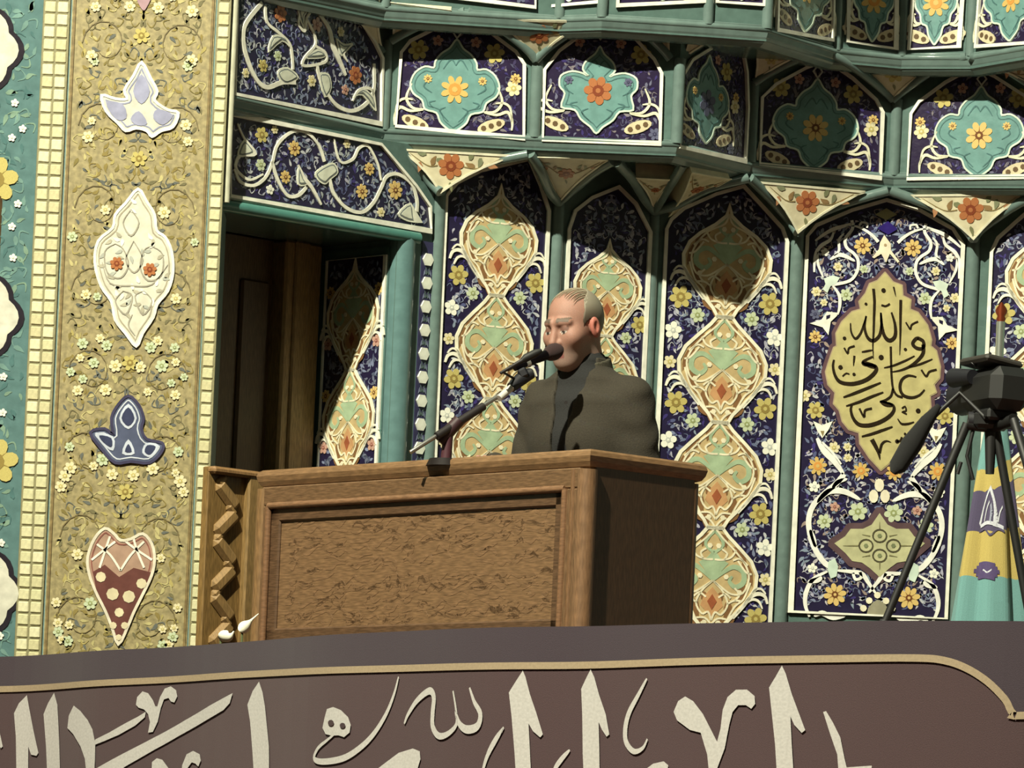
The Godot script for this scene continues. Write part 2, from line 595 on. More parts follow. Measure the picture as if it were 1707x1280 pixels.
# fine foliage that fills the ground of a panel: nobody could count it
func foliage(parent: Node3D, outline: PackedVector2Array, avoid: Array, step: float, cols: Array, seed_: int, axis := NAN, size := 1.0) -> void:
	var rng := RandomNumberGenerator.new()
	rng.seed = seed_
	var lo := outline[0]
	var hi := outline[0]
	for p in outline:
		lo = lo.min(p)
		hi = hi.max(p)
	var i := Ink.new()
	var y := lo.y
	var row := 0
	while y < hi.y:
		var x := (axis if not is_nan(axis) else lo.x) + step * (0.5 if row % 2 else 0.0)
		while x < hi.x:
			var p := Vector2(x + rng.randf_range(-0.35, 0.35) * step, y + rng.randf_range(-0.35, 0.35) * step)
			var a := rng.randf_range(0, TAU)
			var l := step * rng.randf_range(0.75, 1.35) * size
			var col: Color = cols[rng.randi() % cols.size()]
			var curl := rng.randf_range(-0.5, 0.7)
			var vine := rng.randf() < 0.35
			for s in ([1, -1] if not is_nan(axis) else [1]):
				var q := p if s == 1 else Vector2(2 * axis - p.x, p.y)
				var b := a if s == 1 else PI - a
				var tip := q + Vector2(l, 0).rotated(b)
				var ok := Geometry2D.is_point_in_polygon(q, outline) and Geometry2D.is_point_in_polygon(tip, outline)
				for v in avoid:
					if ok and Geometry2D.is_point_in_polygon(q, v):
						ok = false
				if not ok:
					continue
				leaf(i, q, b, l, l * 0.55 * s, 0.0012, col, curl)
				if vine:
					var arc := PackedVector2Array()
					for j in 7:
						arc.append(q + Vector2(step * 0.9 * (j / 6.0), s * step * 0.5 * sin(PI * j / 6.0)).rotated(b + 1.6 * s))
					if Geometry2D.is_point_in_polygon(arc[6], outline):
						i.line(arc, step * 0.13, 0.0015, col, 3)
			x += step
		y += step * 0.8
		row += 1
	put("foliage", i.mesh(M.glaze), parent, Transform3D(), "stuff")

func build_pier() -> void:
	var fr := Facet.plan(-3.0, PIER_Z, 0.0, PIER_Z)
	tile_column("double column of small square cream tiles along the left of the gold panel", fr, [71, 545], 2, 0.0395, 0.02)
	tile_column("single column of small square cream tiles along the dark doorway", fr, [350, 545], 1, 0.0385, 0.03)
	# the gold panel
	var c := fr.at(216, 545)
	var hw := 0.226
	var o := thing("ornamental_tile_panel", "tall gold tile panel with white medallions between two cream tile borders", "tile panel", fr.frame(c.x, FLOOR))
	var i := Ink.new()
	var h := 3.1
	var rect := PackedVector2Array([Vector2(-hw, 0), Vector2(hw, 0), Vector2(hw, h), Vector2(-hw, h)])
	i.fill(rect, 0.004, k(166, 150, 98))
	for s in [-1, 1]:
		i.box(Vector3(s * (hw - 0.008), h / 2, 0.004), Vector3(0.008, h, 0.008), k(140, 116, 66), Basis(), 0.001)
	put("ground", i.mesh(M.gilt), o)
	var L := func(a: Array, ox := 0.0, oy := 0.0, kk := 1.0) -> PackedVector2Array:
		var r := PackedVector2Array()
		for p in fr.pts(a, ox, oy, kk):
			r.append(p - Vector2(c.x, FLOOR))
		return r
	var z := 440.0 / 1006.0
	var z2 := 540.0
	# medallions, traced from the photograph
	var m1: PackedVector2Array = L.call([540, 240, 575, 300, 600, 350, 590, 385, 640, 420, 680, 432, 660, 485, 615, 500, 580, 522, 560, 500, 520, 490, 480, 500, 450, 470, 405, 425, 388, 365, 440, 378, 485, 378, 475, 345, 510, 290], 0, 0, z)
	var m2: PackedVector2Array = L.call([527, 722, 560, 770, 590, 820, 598, 880, 630, 905, 655, 960, 660, 1040, 640, 1110, 600, 1160, 585, 1210, 545, 1270, 520, 1320, 478, 1270, 440, 1220, 425, 1150, 385, 1090, 362, 1000, 375, 920, 430, 870, 440, 820, 480, 775], 0, 0, z)
	var m3: PackedVector2Array = L.call([490, 275, 530, 310, 548, 360, 540, 400, 560, 440, 620, 455, 615, 490, 570, 530, 500, 525, 440, 530, 390, 480, 345, 415, 400, 400, 430, 420, 425, 360, 450, 310], 0, z2, z)
	var m4: PackedVector2Array = L.call([400, 780, 435, 800, 460, 825, 500, 820, 545, 800, 580, 840, 590, 900, 578, 960, 545, 1030, 510, 1100, 485, 1160, 452, 1220, 425, 1150, 400, 1090, 365, 1020, 340, 950, 335, 890, 360, 820], 0, z2, z)
	var all := [m1, m2, m3, m4]
	foliage(o, PackedVector2Array([Vector2(-hw + 0.02, 0.3), Vector2(hw - 0.02, 0.3), Vector2(hw - 0.02, h - 0.02), Vector2(-hw + 0.02, h - 0.02)]), all, 0.03, [k(120, 112, 78), k(104, 108, 100), k(146, 128, 68), k(190, 178, 116), k(134, 120, 64), k(176, 160, 92)], 5, 0.0, 0.8)
	o.get_node("foliage").position.z = 0.004
	var face := [k(206, 204, 190), k(214, 210, 190), k(84, 92, 122), k(176, 140, 118)]
	var edge := [WHITE, WHITE, k(70, 66, 96), k(224, 214, 190)]
	for j in 4:
		i = Ink.new()
		i.fill(spl(all[j], 3, true), 0.009, face[j], 0.004)
		i.line(spl(all[j], 3, true), 0.009, 0.011, edge[j], 0, true, 0.009)
		i.line(grow(spl(all[j], 3, true), -0.013), 0.004, 0.0102, [k(150, 154, 186), k(176, 166, 140), k(200, 206, 220), k(150, 90, 80)][j], 0, true, 0.009)
		var cen := Vector2.ZERO
		for p in all[j]:
			cen += p
		cen /= all[j].size()
		if j == 1:
			for q in 40:
				var rng := RandomNumberGenerator.new()
				rng.seed = q
				var p := cen + Vector2(rng.randf_range(0.005, 0.1), rng.randf_range(-0.2, 0.2))
				for sg in [1, -1]:
					var pp := Vector2(cen.x + (p.x - cen.x) * sg, p.y)
					if Geometry2D.is_point_in_polygon(pp, grow(all[j], -0.02)):
						leaf(i, pp, (1.2 + q) * sg, 0.026, 0.017, 0.0105, [k(180, 174, 150), WHITE, k(176, 180, 168)][q % 3])
		if j == 1:
			for e in [[500, 800, 470, 850, 500, 900, 530, 850, 500, 800], [440, 930, 400, 960, 410, 1040, 460, 1060, 490, 1010, 470, 950, 440, 930], [580, 940, 620, 970, 615, 1050, 565, 1070, 535, 1020, 550, 955, 580, 940], [510, 920, 480, 990, 512, 1040, 545, 990, 510, 920], [470, 1110, 440, 1150, 480, 1200, 505, 1130, 470, 1110], [550, 1110, 580, 1150, 545, 1200, 515, 1130, 550, 1110], [390, 1000, 420, 1080, 500, 1090, 580, 1085, 640, 1010], [505, 1200, 490, 1240, 515, 1280]]:
				i.line(spl(L.call(e, 0, 0, z), 4), 0.005, 0.0108, k(166, 160, 142), 3, false, 0.009)
		if j == 0:
			for e in [[540, 285, 572, 350, 540, 398, 508, 350], [405, 390, 470, 400, 482, 452, 440, 455], [600, 418, 660, 440, 622, 478, 585, 452], [530, 425, 562, 472, 525, 480, 498, 455]]:
				i.fill(spl(L.call(e, 0, 0, z), 3, true), 0.0108, k(156, 158, 190), 0.009)
		if j == 2:
			for e in [[490, 305, 522, 360, 490, 402, 455, 360], [365, 415, 432, 430, 432, 484, 388, 456], [558, 455, 606, 463, 576, 508, 543, 492], [490, 440, 514, 495, 466, 495]]:
				i.fill(spl(L.call(e, 0, z2, z), 3, true), 0.0105, k(196, 204, 222), 0.009)
				i.fill(spl(grow(L.call(e, 0, z2, z), -0.006), 3, true), 0.0115, k(60, 66, 100), 0.0105)
		if j == 3:
			i.fill(L.call([355, 945, 400, 918, 455, 965, 510, 930, 578, 948, 545, 1030, 510, 1100, 452, 1215, 400, 1090, 368, 1020], 0, z2, z), 0.0105, k(112, 64, 60), 0.009)
			for e in [[385, 965, 20], [540, 990, 20], [430, 1030, 24], [492, 1040, 24], [455, 1100, 18], [432, 1150, 14], [476, 1150, 14], [453, 1195, 12]]:
				i.disc(L.call([e[0], e[1]], 0, z2, z)[0], e[2] * 0.00083, 0.012, k(218, 204, 164), 8, 0.0105)
			for e in [[370, 840, 420, 880, 460, 940], [550, 830, 500, 880, 460, 940], [350, 900, 400, 860, 440, 830], [580, 900, 520, 860, 480, 830], [380, 930, 400, 870, 420, 810], [550, 930, 525, 870, 510, 820]]:
				i.line(spl(L.call(e, 0, z2, z), 4), 0.007, 0.011, k(240, 232, 214), 0, false, 0.009)
		put("medallion", i.mesh(M.glaze), o)
	for p in [[195, 440], [250, 450]]:
		flower(o, "orange", L.call(p)[0], 0.022, 0.0105)
	for p in [[236, 60], [232, 265], [217, 605], [209, 820]]:
		flower(o, "yellow", L.call(p)[0], 0.026, 0.006)
	i = Ink.new()
	i.fill(spl(L.call([548, -40, 575, -10, 562, 25, 548, 42, 532, 22, 522, -10], 0, 0, z), 3, true), 0.009, k(176, 140, 150), 0.004)
	put("medallion", i.mesh(M.glaze), o)
	var rng := RandomNumberGenerator.new()
	rng.seed = 12
	for q in 62:
		var p := Vector2(rng.randf_range(0.03, hw - 0.03), rng.randf_range(0.35, h - 0.1))
		for s in [1, -1]:
			var pp := Vector2(p.x * s, p.y)
			var ok := true
			for v in all:
				for dd in [Vector2(0.02, 0), Vector2(-0.02, 0), Vector2(0, 0.02), Vector2(0, -0.02)]:
					ok = ok and not Geometry2D.is_point_in_polygon(pp + dd, v)
			if ok:
				flower(o, "cream" if q % 3 else "pale", pp, rng.randf_range(0.013, 0.021), 0.006)
	# curling stems on the gold
	i = Ink.new()
	var y := 0.4
	while y < 3.0:
		for s in [-1, 1]:
			var sp := PackedVector2Array()
			for q in 16:
				var a := q * 0.42
				sp.append(Vector2(s * (0.115 + cos(a) * 0.075 * (1.0 - q * 0.045)), y + sin(a) * 0.085 * (1.0 - q * 0.045)))
			i.line(sp, 0.0035, 0.0062, k(122, 106, 60), 2, false, 0.004)
		y += 0.26
	put("stems", i.mesh(M.gilt), o, Transform3D(), "stuff")
	# the turquoise panel at the left edge
	c = fr.at(-60, 545)
	L = func(a: Array, ox := 0.0, oy := 0.0, kk := 1.0) -> PackedVector2Array:
		var r := PackedVector2Array()
		for p in fr.pts(a, ox, oy, kk):
			r.append(p - Vector2(c.x, FLOOR))
		return r
	o = thing("ornamental_tile_panel", "turquoise tile panel with white medallions left of the double cream tile border", "tile panel", fr.frame(c.x, FLOOR))
	i = Ink.new()
	hw = 0.205
	i.fill(PackedVector2Array([Vector2(-hw, 0), Vector2(hw, 0), Vector2(hw, h), Vector2(-hw, h)]), 0.004, k(86, 124, 124))
	put("ground", i.mesh(M.glaze), o)
	foliage(o, PackedVector2Array([Vector2(-hw + 0.01, 0.3), Vector2(hw - 0.01, 0.3), Vector2(hw - 0.01, h - 0.02), Vector2(-hw + 0.01, h - 0.02)]), [], 0.04, [k(76, 116, 116), k(108, 146, 138), k(120, 152, 130)], 8, 0.0, 0.8)
	o.get_node("foliage").position.z = 0.004
	for my in [80.0, 525.0, 985.0]:
		var mc: Vector2 = L.call([-80, my])[0]
		i = Ink.new()
		var p := PackedVector2Array()
		for q in 48:
			var a := TAU * q / 48
			var rr := 0.155 * (1.0 + 0.1 * absf(cos(a * 4.0)))
			p.append(mc + Vector2(cos(a) * rr * 1.35, sin(a) * rr))
		i.fill(p, 0.007, k(44, 38, 50), 0.004)
		var p2 := PackedVector2Array()
		for q in p:
			p2.append(mc + (q - mc) * 0.92)
		i.fill(p2, 0.009, k(206, 204, 186), 0.007)
		for q in 30:
			var a := q * 2.4
			leaf(i, mc + Vector2(cos(a), sin(a)) * (0.03 + 0.0042 * q), a + 1.0, 0.03, 0.018, 0.0105, [k(120, 120, 126), WHITE, k(170, 168, 140)][q % 3])
		put("medallion", i.mesh(M.glaze), o)
	for my in [300.0, 770.0]:
		flower(o, "yellow", L.call([-8, my])[0], 0.075, 0.006)
	for q in [[25, 172], [20, 230], [20, 378], [22, 430], [6, 628], [5, 688], [2, 905], [2, 945], [0, 1060], [38, 215], [30, 340]]:
		flower(o, "white", L.call(q)[0], 0.013, 0.006)

# ---------- the doorway ----------
func build_doorway() -> void:
	var D := Facet.plan(T1[0][0], T1[0][1], T1[1][0], T1[1][1])
	var len := Vector2(T1[1][0] - T1[0][0], T1[1][1] - T1[0][1]).length()
	var top := D.at(530, 376).y
	var sj := D.at(652, 600).x      # inner edge of the jamb
	var so := D.at(686, 600).x
	var depth := 0.385
	var c := k(84, 112, 107)
	var o := Node3D.new()
	o.name = "wall_doorway"
	add_child(o)
	o.set_meta("kind", "structure")
	o.transform = D.frame(0, 0)
	var i := Ink.new()
	i.box(Vector3(len / 2, (top + 4.5) / 2, -depth / 2), Vector3(len + 0.02, 4.5 - top, depth), c, Basis(), 0.001)
	put("lintel", i.mesh(M.glaze), o)
	i = Ink.new()
	i.box(Vector3((sj + len) / 2 + 0.004, (FLOOR + top) / 2, -depth / 2), Vector3(len - sj, top - FLOOR, depth), c, Basis(), 0.001)
	put("jamb", i.mesh(M.glaze), o)
	# the wooden door leaf at the back of the reveal, with its frame
	var B := Facet.plan(0, 1, 1, 1)
	B.o = D.o - D.n * depth
	B.es = D.es
	B.et = D.et
	B.n = D.n
	var d := thing("door", "dark wooden door standing back in the tiled doorway", "door", B.frame(0, FLOOR))
	d.name = "door_1"
	d.set_meta("kind", "structure")
	var s0 := B.at(455, 600).x
	var s1 := B.at(516, 600).x
	var hh := top - FLOOR
	i = Ink.new()
	i.box(Vector3((s0 - 1.2) / 2, hh / 2, -0.045), Vector3(s0 + 1.2, hh, 0.05), k(112, 84, 52), Basis(), 0.003)
	put("leaf", i.mesh(M.wood_upright), d)
	for q in 2:
		i = Ink.new()
		var w := (s0 + 0.25) / 2
		i.box(Vector3(s0 - 0.08 - 0.2 * q, hh * (0.75 if q == 0 else 0.3), -0.016), Vector3(0.12, hh * 0.36, 0.02), k(104, 78, 48), Basis(), 0.008)
		put("panel", i.mesh(M.wood_upright), d)
	i = Ink.new()
	i.box(Vector3((s0 + s1) / 2, hh / 2, 0.0), Vector3(s1 - s0, hh, 0.09), k(176, 140, 84), Basis(), 0.008)
	i.box(Vector3((s0 + s1) / 2 - 0.012, hh / 2, 0.045), Vector3((s1 - s0) * 0.4, hh, 0.02), k(176, 140, 84), Basis(), 0.006)
	put("frame", i.mesh(M.wood_upright), d)
	i = Ink.new()
	i.tube(PackedVector3Array([Vector3(s0 - 0.03, 1.0, -0.02), Vector3(s0 - 0.03, 1.0, 0.03), Vector3(s0 - 0.11, 1.0, 0.03)]), [0.008], k(150, 130, 80))
	put("handle", i.mesh(M.metal), d)
	# the tile panel on the reveal
	var R := Facet.plan(0, 1, 1, 1)
	R.o = D.to3(Vector2(sj, 0), -depth)
	R.es = D.n
	R.et = Vector3.UP
	R.n = -D.es
	var w := depth - 0.03
	var r := thing("ornamental_tile_panel", "dim tile panel with a knotted cream medallion chain on the doorway's inner side", "tile panel", R.frame(0.0, FLOOR))
	i = Ink.new()
	var ph := R.at(590, 431).y - FLOOR
	i.fill(PackedVector2Array([Vector2(0.0, 0), Vector2(w, 0), Vector2(w, ph + 0.03), Vector2(0, ph + 0.03)]), 0.002, k(74, 112, 106))
	i.fill(PackedVector2Array([Vector2(0.05, 0), Vector2(w - 0.015, 0), Vector2(w - 0.015, ph), Vector2(0.05, ph)]), 0.004, NAVY)
	put("ground", i.mesh(M.glaze), r)
	i = Ink.new()
	i.line(PackedVector2Array([Vector2(0.05, 0), Vector2(0.05, ph), Vector2(w - 0.015, ph), Vector2(w - 0.015, 0)]), 0.008, 0.009, WHITE)
	put("border", i.mesh(M.glaze), r)
	foliage(r, PackedVector2Array([Vector2(0.06, 0.4), Vector2(w - 0.02, 0.4), Vector2(w - 0.02, ph - 0.01), Vector2(0.06, ph - 0.01)]), [], 0.024, [BLUE, k(84, 92, 120), k(110, 116, 140)], 19, (w + 0.035) / 2)
	r.get_node("foliage").position.z = 0.004
	var axis := (w + 0.035) / 2
	var n1 := R.at(588, 617).y - FLOOR
	chain(r, axis, n1 + 0.34, 0.125, 0.34, 4, 3, 0.005)
	for q in 5:
		for s in [-1, 1]:
			flower(r, "rose" if q % 2 else "gold", Vector2(axis + s * 0.12, n1 + 0.26 - q * 0.17), 0.022, 0.005)
	# the strip of white hexagons beside the jamb
	var hx := D.at(706, 560)
	var st := thing("tile_border", "narrow navy strip of white hexagon tiles beside the doorway jamb", "tile border", D.frame(hx.x, FLOOR))
	i = Ink.new()
	var sh := D.at(706, 402).y - FLOOR
	i.fill(PackedVector2Array([Vector2(-0.026, 0), Vector2(0.026, 0), Vector2(0.026, sh), Vector2(-0.026, sh)]), 0.003, k(58, 52, 96))
	put("ground", i.mesh(M.glaze), st)
	i = Ink.new()
	i.disc(Vector2.ZERO, 0.0225, 0.006, k(240, 244, 226), 6)
	var hex := i.mesh(M.glaze)
	i = Ink.new()
	for q in 14:
		var y := D.at(706, 432 + q * 39.5).y - FLOOR
		put("hexagon_tile", hex, st, Transform3D(Basis(), Vector3(0, y, 0.003)))
		for s in [-1, 1]:
			leaf(i, Vector2(0.004 * s, y - 0.03), -1.2 if s > 0 else -1.9, 0.028, 0.014 * s, 0.005, BLUE)
			leaf(i, Vector2(0.004 * s, y - 0.05), 1.2 if s > 0 else 1.9, 0.026, 0.014 * s, 0.005, k(96, 120, 116))
	put("foliage", i.mesh(M.glaze), st, Transform3D(), "stuff")
	# teal mouldings of the door
	i = Ink.new()
	var e3 := func(s: float, t: float, h: float) -> Vector3: return D.to3(Vector2(s, t), h)
	i.tube(PackedVector3Array([e3.call((sj + so) / 2, FLOOR, -0.02), e3.call((sj + so) / 2, top + 0.02, -0.02)]), [(so - sj) / 2], k(92, 130, 130), 18)
	struct("trim_1", i.mesh(M.glaze), "thick turquoise glazed roll down the doorway jamb")
	i = Ink.new()
	i.tube(PackedVector3Array([e3.call(-0.02, top + 0.012, 0.006), e3.call(so, top + 0.012, 0.006)]), [0.02], k(70, 130, 118), 12)
	i.tube(PackedVector3Array([e3.call(-0.02, top + 0.042, 0.002), e3.call(so + 0.03, top + 0.042, 0.002)]), [0.012], k(150, 170, 150), 8)
	struct("trim_2", i.mesh(M.glaze), "turquoise glazed roll along the doorway lintel")
	# the low carved gate that closes the doorway behind the desk
	var G := Facet.plan(0, 1, 1, 1)
	G.o = D.o + D.n * 0.12
	G.es = D.es
	G.et = D.et
	G.n = D.n
	var gt := G.at(400, 783).y - FLOOR
	var gs := G.at(402, 930).x
	var g := thing("gate", "low carved wooden gate between the gold pier and the desk", "gate", G.frame(0, FLOOR))
	i = Ink.new()
	var gl := G.at(343, 930).x
	i.box(Vector3((gl + 0.6) / 2, gt / 2, -0.02), Vector3(0.6 - gl, gt, 0.03), k(150, 112, 58), Basis(), 0.003)
	put("body", i.mesh(M.wood_upright), g)
	i = Ink.new()
	i.box(Vector3(gs + 0.07, gt / 2, 0.0), Vector3(0.13, gt, 0.035), k(156, 120, 66), Basis(), 0.006)
	i.box(Vector3((gl + 0.6) / 2, gt - 0.012, 0.0), Vector3(0.6 - gl, 0.024, 0.045), k(160, 116, 66), Basis(), 0.008)
	put("frame", i.mesh(M.wood_upright), g)
	for q in 9:
		i = Ink.new()
		var y := gt - 0.085 - q * 0.088
		var a := 0.75 if q % 2 else -0.75
		var cc := k(170, 130, 74)
		i.box(Vector3((gl + gs) / 2 + 0.005, y, -0.003), Vector3(0.11, 0.05, 0.03), cc, Basis(Vector3(0, 0, 1), a), 0.02)
		i.box(Vector3((gl + gs) / 2 + (0.025 if q % 2 else -0.02), y + 0.044, -0.003), Vector3(0.05, 0.03, 0.024), cc, Basis(Vector3(0, 0, 1), -a), 0.012)
		put("carved_leaf", i.mesh(M.wood_upright), g)

# ---------- the arched tile panels ----------
# one link of a medallion chain, from its neck at top (0) down to its neck at the bottom (1); x in half widths
func link_outline(first: bool) -> PackedVector2Array:
	var half := [[0.17, 0.0], [0.3, 0.07], [0.6, 0.19], [0.86, 0.3], [1.0, 0.43], [0.98, 0.55], [0.86, 0.64], [0.7, 0.73], [0.48, 0.83], [0.28, 0.92], [0.17, 1.0]]
	if first:
		half = [[0.0, -0.06], [0.06, 0.04], [0.3, 0.13], [0.64, 0.22], [0.87, 0.31], [1.0, 0.43], [0.98, 0.55], [0.86, 0.64], [0.7, 0.73], [0.48, 0.83], [0.28, 0.92], [0.17, 1.0]]
	var r := PackedVector2Array()
	for p in half:
		r.append(Vector2(p[0], p[1]))
	for j in range(half.size() - 1, 0 if first else -1, -1):
		r.append(Vector2(-half[j][0], half[j][1]))
	return r

# the chain: count links, each `period` high, hanging from `top` on the axis; returns the outlines
func chain(parent: Node3D, axis: float, top: float, hw: float, period: float, count: int, seed_: int, base := 0.0) -> Array:
	var outs := []
	for q in count:
		var y0 := top - q * period
		var T := func(a: Array, s := 1.0) -> PackedVector2Array:
			var r := PackedVector2Array()
			for j in range(0, a.size(), 2):
				r.append(Vector2(axis + a[j] * hw * s, y0 - a[j + 1] * period))
			return r
		var out := PackedVector2Array()
		for p in link_outline(q == 0):
			out.append(Vector2(axis + p.x * hw, y0 - p.y * period))
		outs.append(out)
		var i := Ink.new()
		i.fill(out, base + 0.003, k(200, 172, 116), base)
		var b := base + 0.003
		# brown drops between the white net
		for s in [1.0, -1.0]:
			for d in [[0.42, 0.17, -0.9, 0.2], [0.66, 0.3, -1.2, 0.24], [0.72, 0.5, -1.9, 0.24], [0.4, 0.68, -1.9, 0.2], [0.2, 0.85, -1.7, 0.16], [0.5, 0.8, -2.2, 0.16], [0.12, 0.05, -1.2, 0.14], [0.26, 0.62, -2.6, 0.14]]:
				if q == 0 and d[1] < 0.1:
					continue
				var p := Vector2(axis + d[0] * hw * s, y0 - d[1] * period)
				leaf(i, p, d[2] if s > 0 else PI - d[2], d[3] * period * 1.1, 0.27 * hw * s, b + 0.0008, BROWN, 0.1)
		# the green double scroll
		var gr := k(162, 188, 148)
		i.fill(T.call([0.0, 0.2, 0.14, 0.28, 0.34, 0.33, 0.16, 0.42, 0.0, 0.52, -0.16, 0.42, -0.34, 0.33, -0.14, 0.28]), b + 0.0012, gr, b)
		for s in [1.0, -1.0]:
			i.line(spl(T.call([0.0, 0.5, 0.22, 0.42, 0.46, 0.36, 0.68, 0.4, 0.7, 0.5, 0.52, 0.55, 0.38, 0.5, 0.44, 0.45], s), 4), hw * 0.12, b + 0.0016, gr, 3, false, b)
			i.line(spl(T.call([0.0, 0.24, 0.2, 0.16, 0.12, 0.08, 0.0, 0.03], s), 4), hw * 0.07, b + 0.0016, gr, 0, false, b)
		# the orange bud
		var ob := PackedVector2Array(T.call([0.0, 0.56, 0.2, 0.66, 0.26, 0.74, 0.12, 0.8, 0.0, 0.86, -0.12, 0.8, -0.26, 0.74, -0.2, 0.66]))
		i.fill(ob, b + 0.0012, k(204, 150, 96), b)
		i.fill(T.call([0.0, 0.63, 0.11, 0.7, 0.0, 0.78, -0.11, 0.7]), b + 0.0024, k(168, 88, 52), b)
		# the white net
		var wh := k(238, 228, 190)
		for s in [1.0, -1.0]:
			for a in [
				[0.0, 0.0, 0.2, 0.1, 0.46, 0.2, 0.72, 0.33, 0.82, 0.46, 0.7, 0.6, 0.44, 0.62, 0.2, 0.56, 0.0, 0.5],
				[0.0, 0.5, 0.24, 0.6, 0.36, 0.72, 0.22, 0.82, 0.08, 0.8, 0.0, 0.88],
				[0.0, 0.92, 0.14, 0.86, 0.34, 0.86], [0.34, 0.72, 0.5, 0.68, 0.66, 0.68], [0.02, 0.3, 0.2, 0.3, 0.4, 0.27, 0.5, 0.2], [0.0, 1.0, 0.1, 0.94, 0.24, 0.9],
				[0.55, 0.3, 0.74, 0.4, 0.88, 0.42], [0.78, 0.34, 0.6, 0.28, 0.44, 0.3], [0.86, 0.5, 0.72, 0.66, 0.52, 0.74, 0.3, 0.92], [0.5, 0.56, 0.62, 0.62, 0.52, 0.68], [0.14, 0.66, 0.3, 0.62, 0.42, 0.66], [0.18, 0.2, 0.3, 0.24, 0.24, 0.3]]:
				if q == 0 and a[1] == 0.0:
					a = [0.0, 0.02, 0.1, 0.12] + a.slice(4)
				i.line(spl(T.call(a, s), 4), hw * 0.042, b + 0.0022, wh, 0, false, b)
			for a in [[0.1, 0.17], [0.3, 0.46], [0.62, 0.6], [0.16, 0.9]]:
				i.disc(T.call(a, s)[0], hw * 0.06, b + 0.0026, wh, 6, b)
		i.line(out, hw * 0.075, b + 0.003, k(242, 236, 206), 0, true, base)
		var nm := put("medallion", i.mesh(M.glaze), parent)
		# the curled wings at its lower sides: a sub-part each
		for s in [1.0, -1.0]:
			i = Ink.new()
			i.line(spl(T.call([0.5, 0.85, 0.7, 0.74, 0.86, 0.64, 1.04, 0.6, 1.2, 0.62, 1.27, 0.69], s), 4), hw * 0.09, base + 0.006, k(240, 236, 214), 3, false, base)
			i.line(spl(T.call([0.72, 0.72, 0.9, 0.66, 1.06, 0.67, 1.16, 0.74], s), 4), hw * 0.06, base + 0.006, k(240, 236, 214), 3, false, base)
			i.line(spl(T.call([0.8, 0.7, 0.94, 0.58, 1.1, 0.55, 1.22, 0.6], s), 4), hw * 0.05, base + 0.006, k(240, 236, 214), 3, false, base)
			put("wing", i.mesh(M.glaze), nm)
	return outs

func panel_base(fr: Facet, outline: PackedVector2Array, label: String, group := "", bw := 0.0115, grd := NAVY) -> Array:
	# [thing, outline in the thing's own axes, shift]
	var lo := outline[0]
	var hi := outline[0]
	for p in outline:
		lo = lo.min(p)
		hi = hi.max(p)
	var sh := Vector2((lo.x + hi.x) / 2, lo.y)
	var q := PackedVector2Array()
	for p in outline:
		q.append(p - sh)
	var o := thing("arched_tile_panel", label, "tile panel", fr.frame(sh.x, sh.y), group)
	var i := Ink.new()
	i.fill(q, 0.004, grd, -0.01)
	put("ground", i.mesh(M.glaze), o)
	i = Ink.new()
	i.line(q, bw, 0.014, WHITE, 0, true, 0.004)
	put("border", i.mesh(M.glaze), o)
	return [o, q, sh]

func lift(o: Node3D) -> void:      # everything but ground and border lies on the ground's face
	for ch in o.get_children():
		if not String(ch.name).begins_with("ground") and not String(ch.name).begins_with("border"):
			ch.position.z += 0.004

func grow(p: PackedVector2Array, d: float) -> PackedVector2Array:
	var r := Geometry2D.offset_polygon(p, d)
	return r[0] if r.size() else p

var TILE_COLS := [BLUE, k(104, 114, 152), LAV, k(86, 92, 138), k(132, 148, 170), k(64, 56, 124), k(190, 192, 200)]

func chain_panel(fr: Facet, outline: PackedVector2Array, label: String, necks: Array, hw_px: float, period_px: float, first_top: Array, count: int, seed_: int) -> void:
	var b := panel_base(fr, outline, label)
	var o: Node3D = b[0]
	var sh: Vector2 = b[2]
	var n := fr.at(necks[0], necks[1]) - sh
	var hw := (fr.at(necks[0] + hw_px, necks[1]) - fr.at(necks[0], necks[1])).x
	var period := fr.at(necks[0], necks[1]).y - fr.at(necks[0], necks[1] + period_px).y
	var outs := chain(o, n.x, n.y + period, hw, period, count, seed_)
	var y := n.y
	var spots := []
	for q in count:
		for s in [-1.0, 1.0]:
			spots.append(["yellow", s * 1.02, 0.16, 0.26])
			spots.append(["white", s * 1.16, -0.2 if q % 2 else -0.16, 0.2])
			spots.append(["cream", s * 1.2, -0.46, 0.15])
			spots.append(["pale", s * 0.62, 0.0, 0.17])
		for e in spots:
			var p := Vector2(n.x + e[1] * hw, y + e[2] * period)
			if Geometry2D.is_point_in_polygon(p, grow(b[1], -hw * 0.14)):
				flower(o, e[0], p, hw * e[3])
		spots.clear()
		y -= period
	var av := []
	for e in outs:
		av.append(grow(e, hw * 0.1))
	foliage(o, grow(b[1], -0.012), av, 0.0205, TILE_COLS, seed_, n.x, 1.12)
	lift(o)

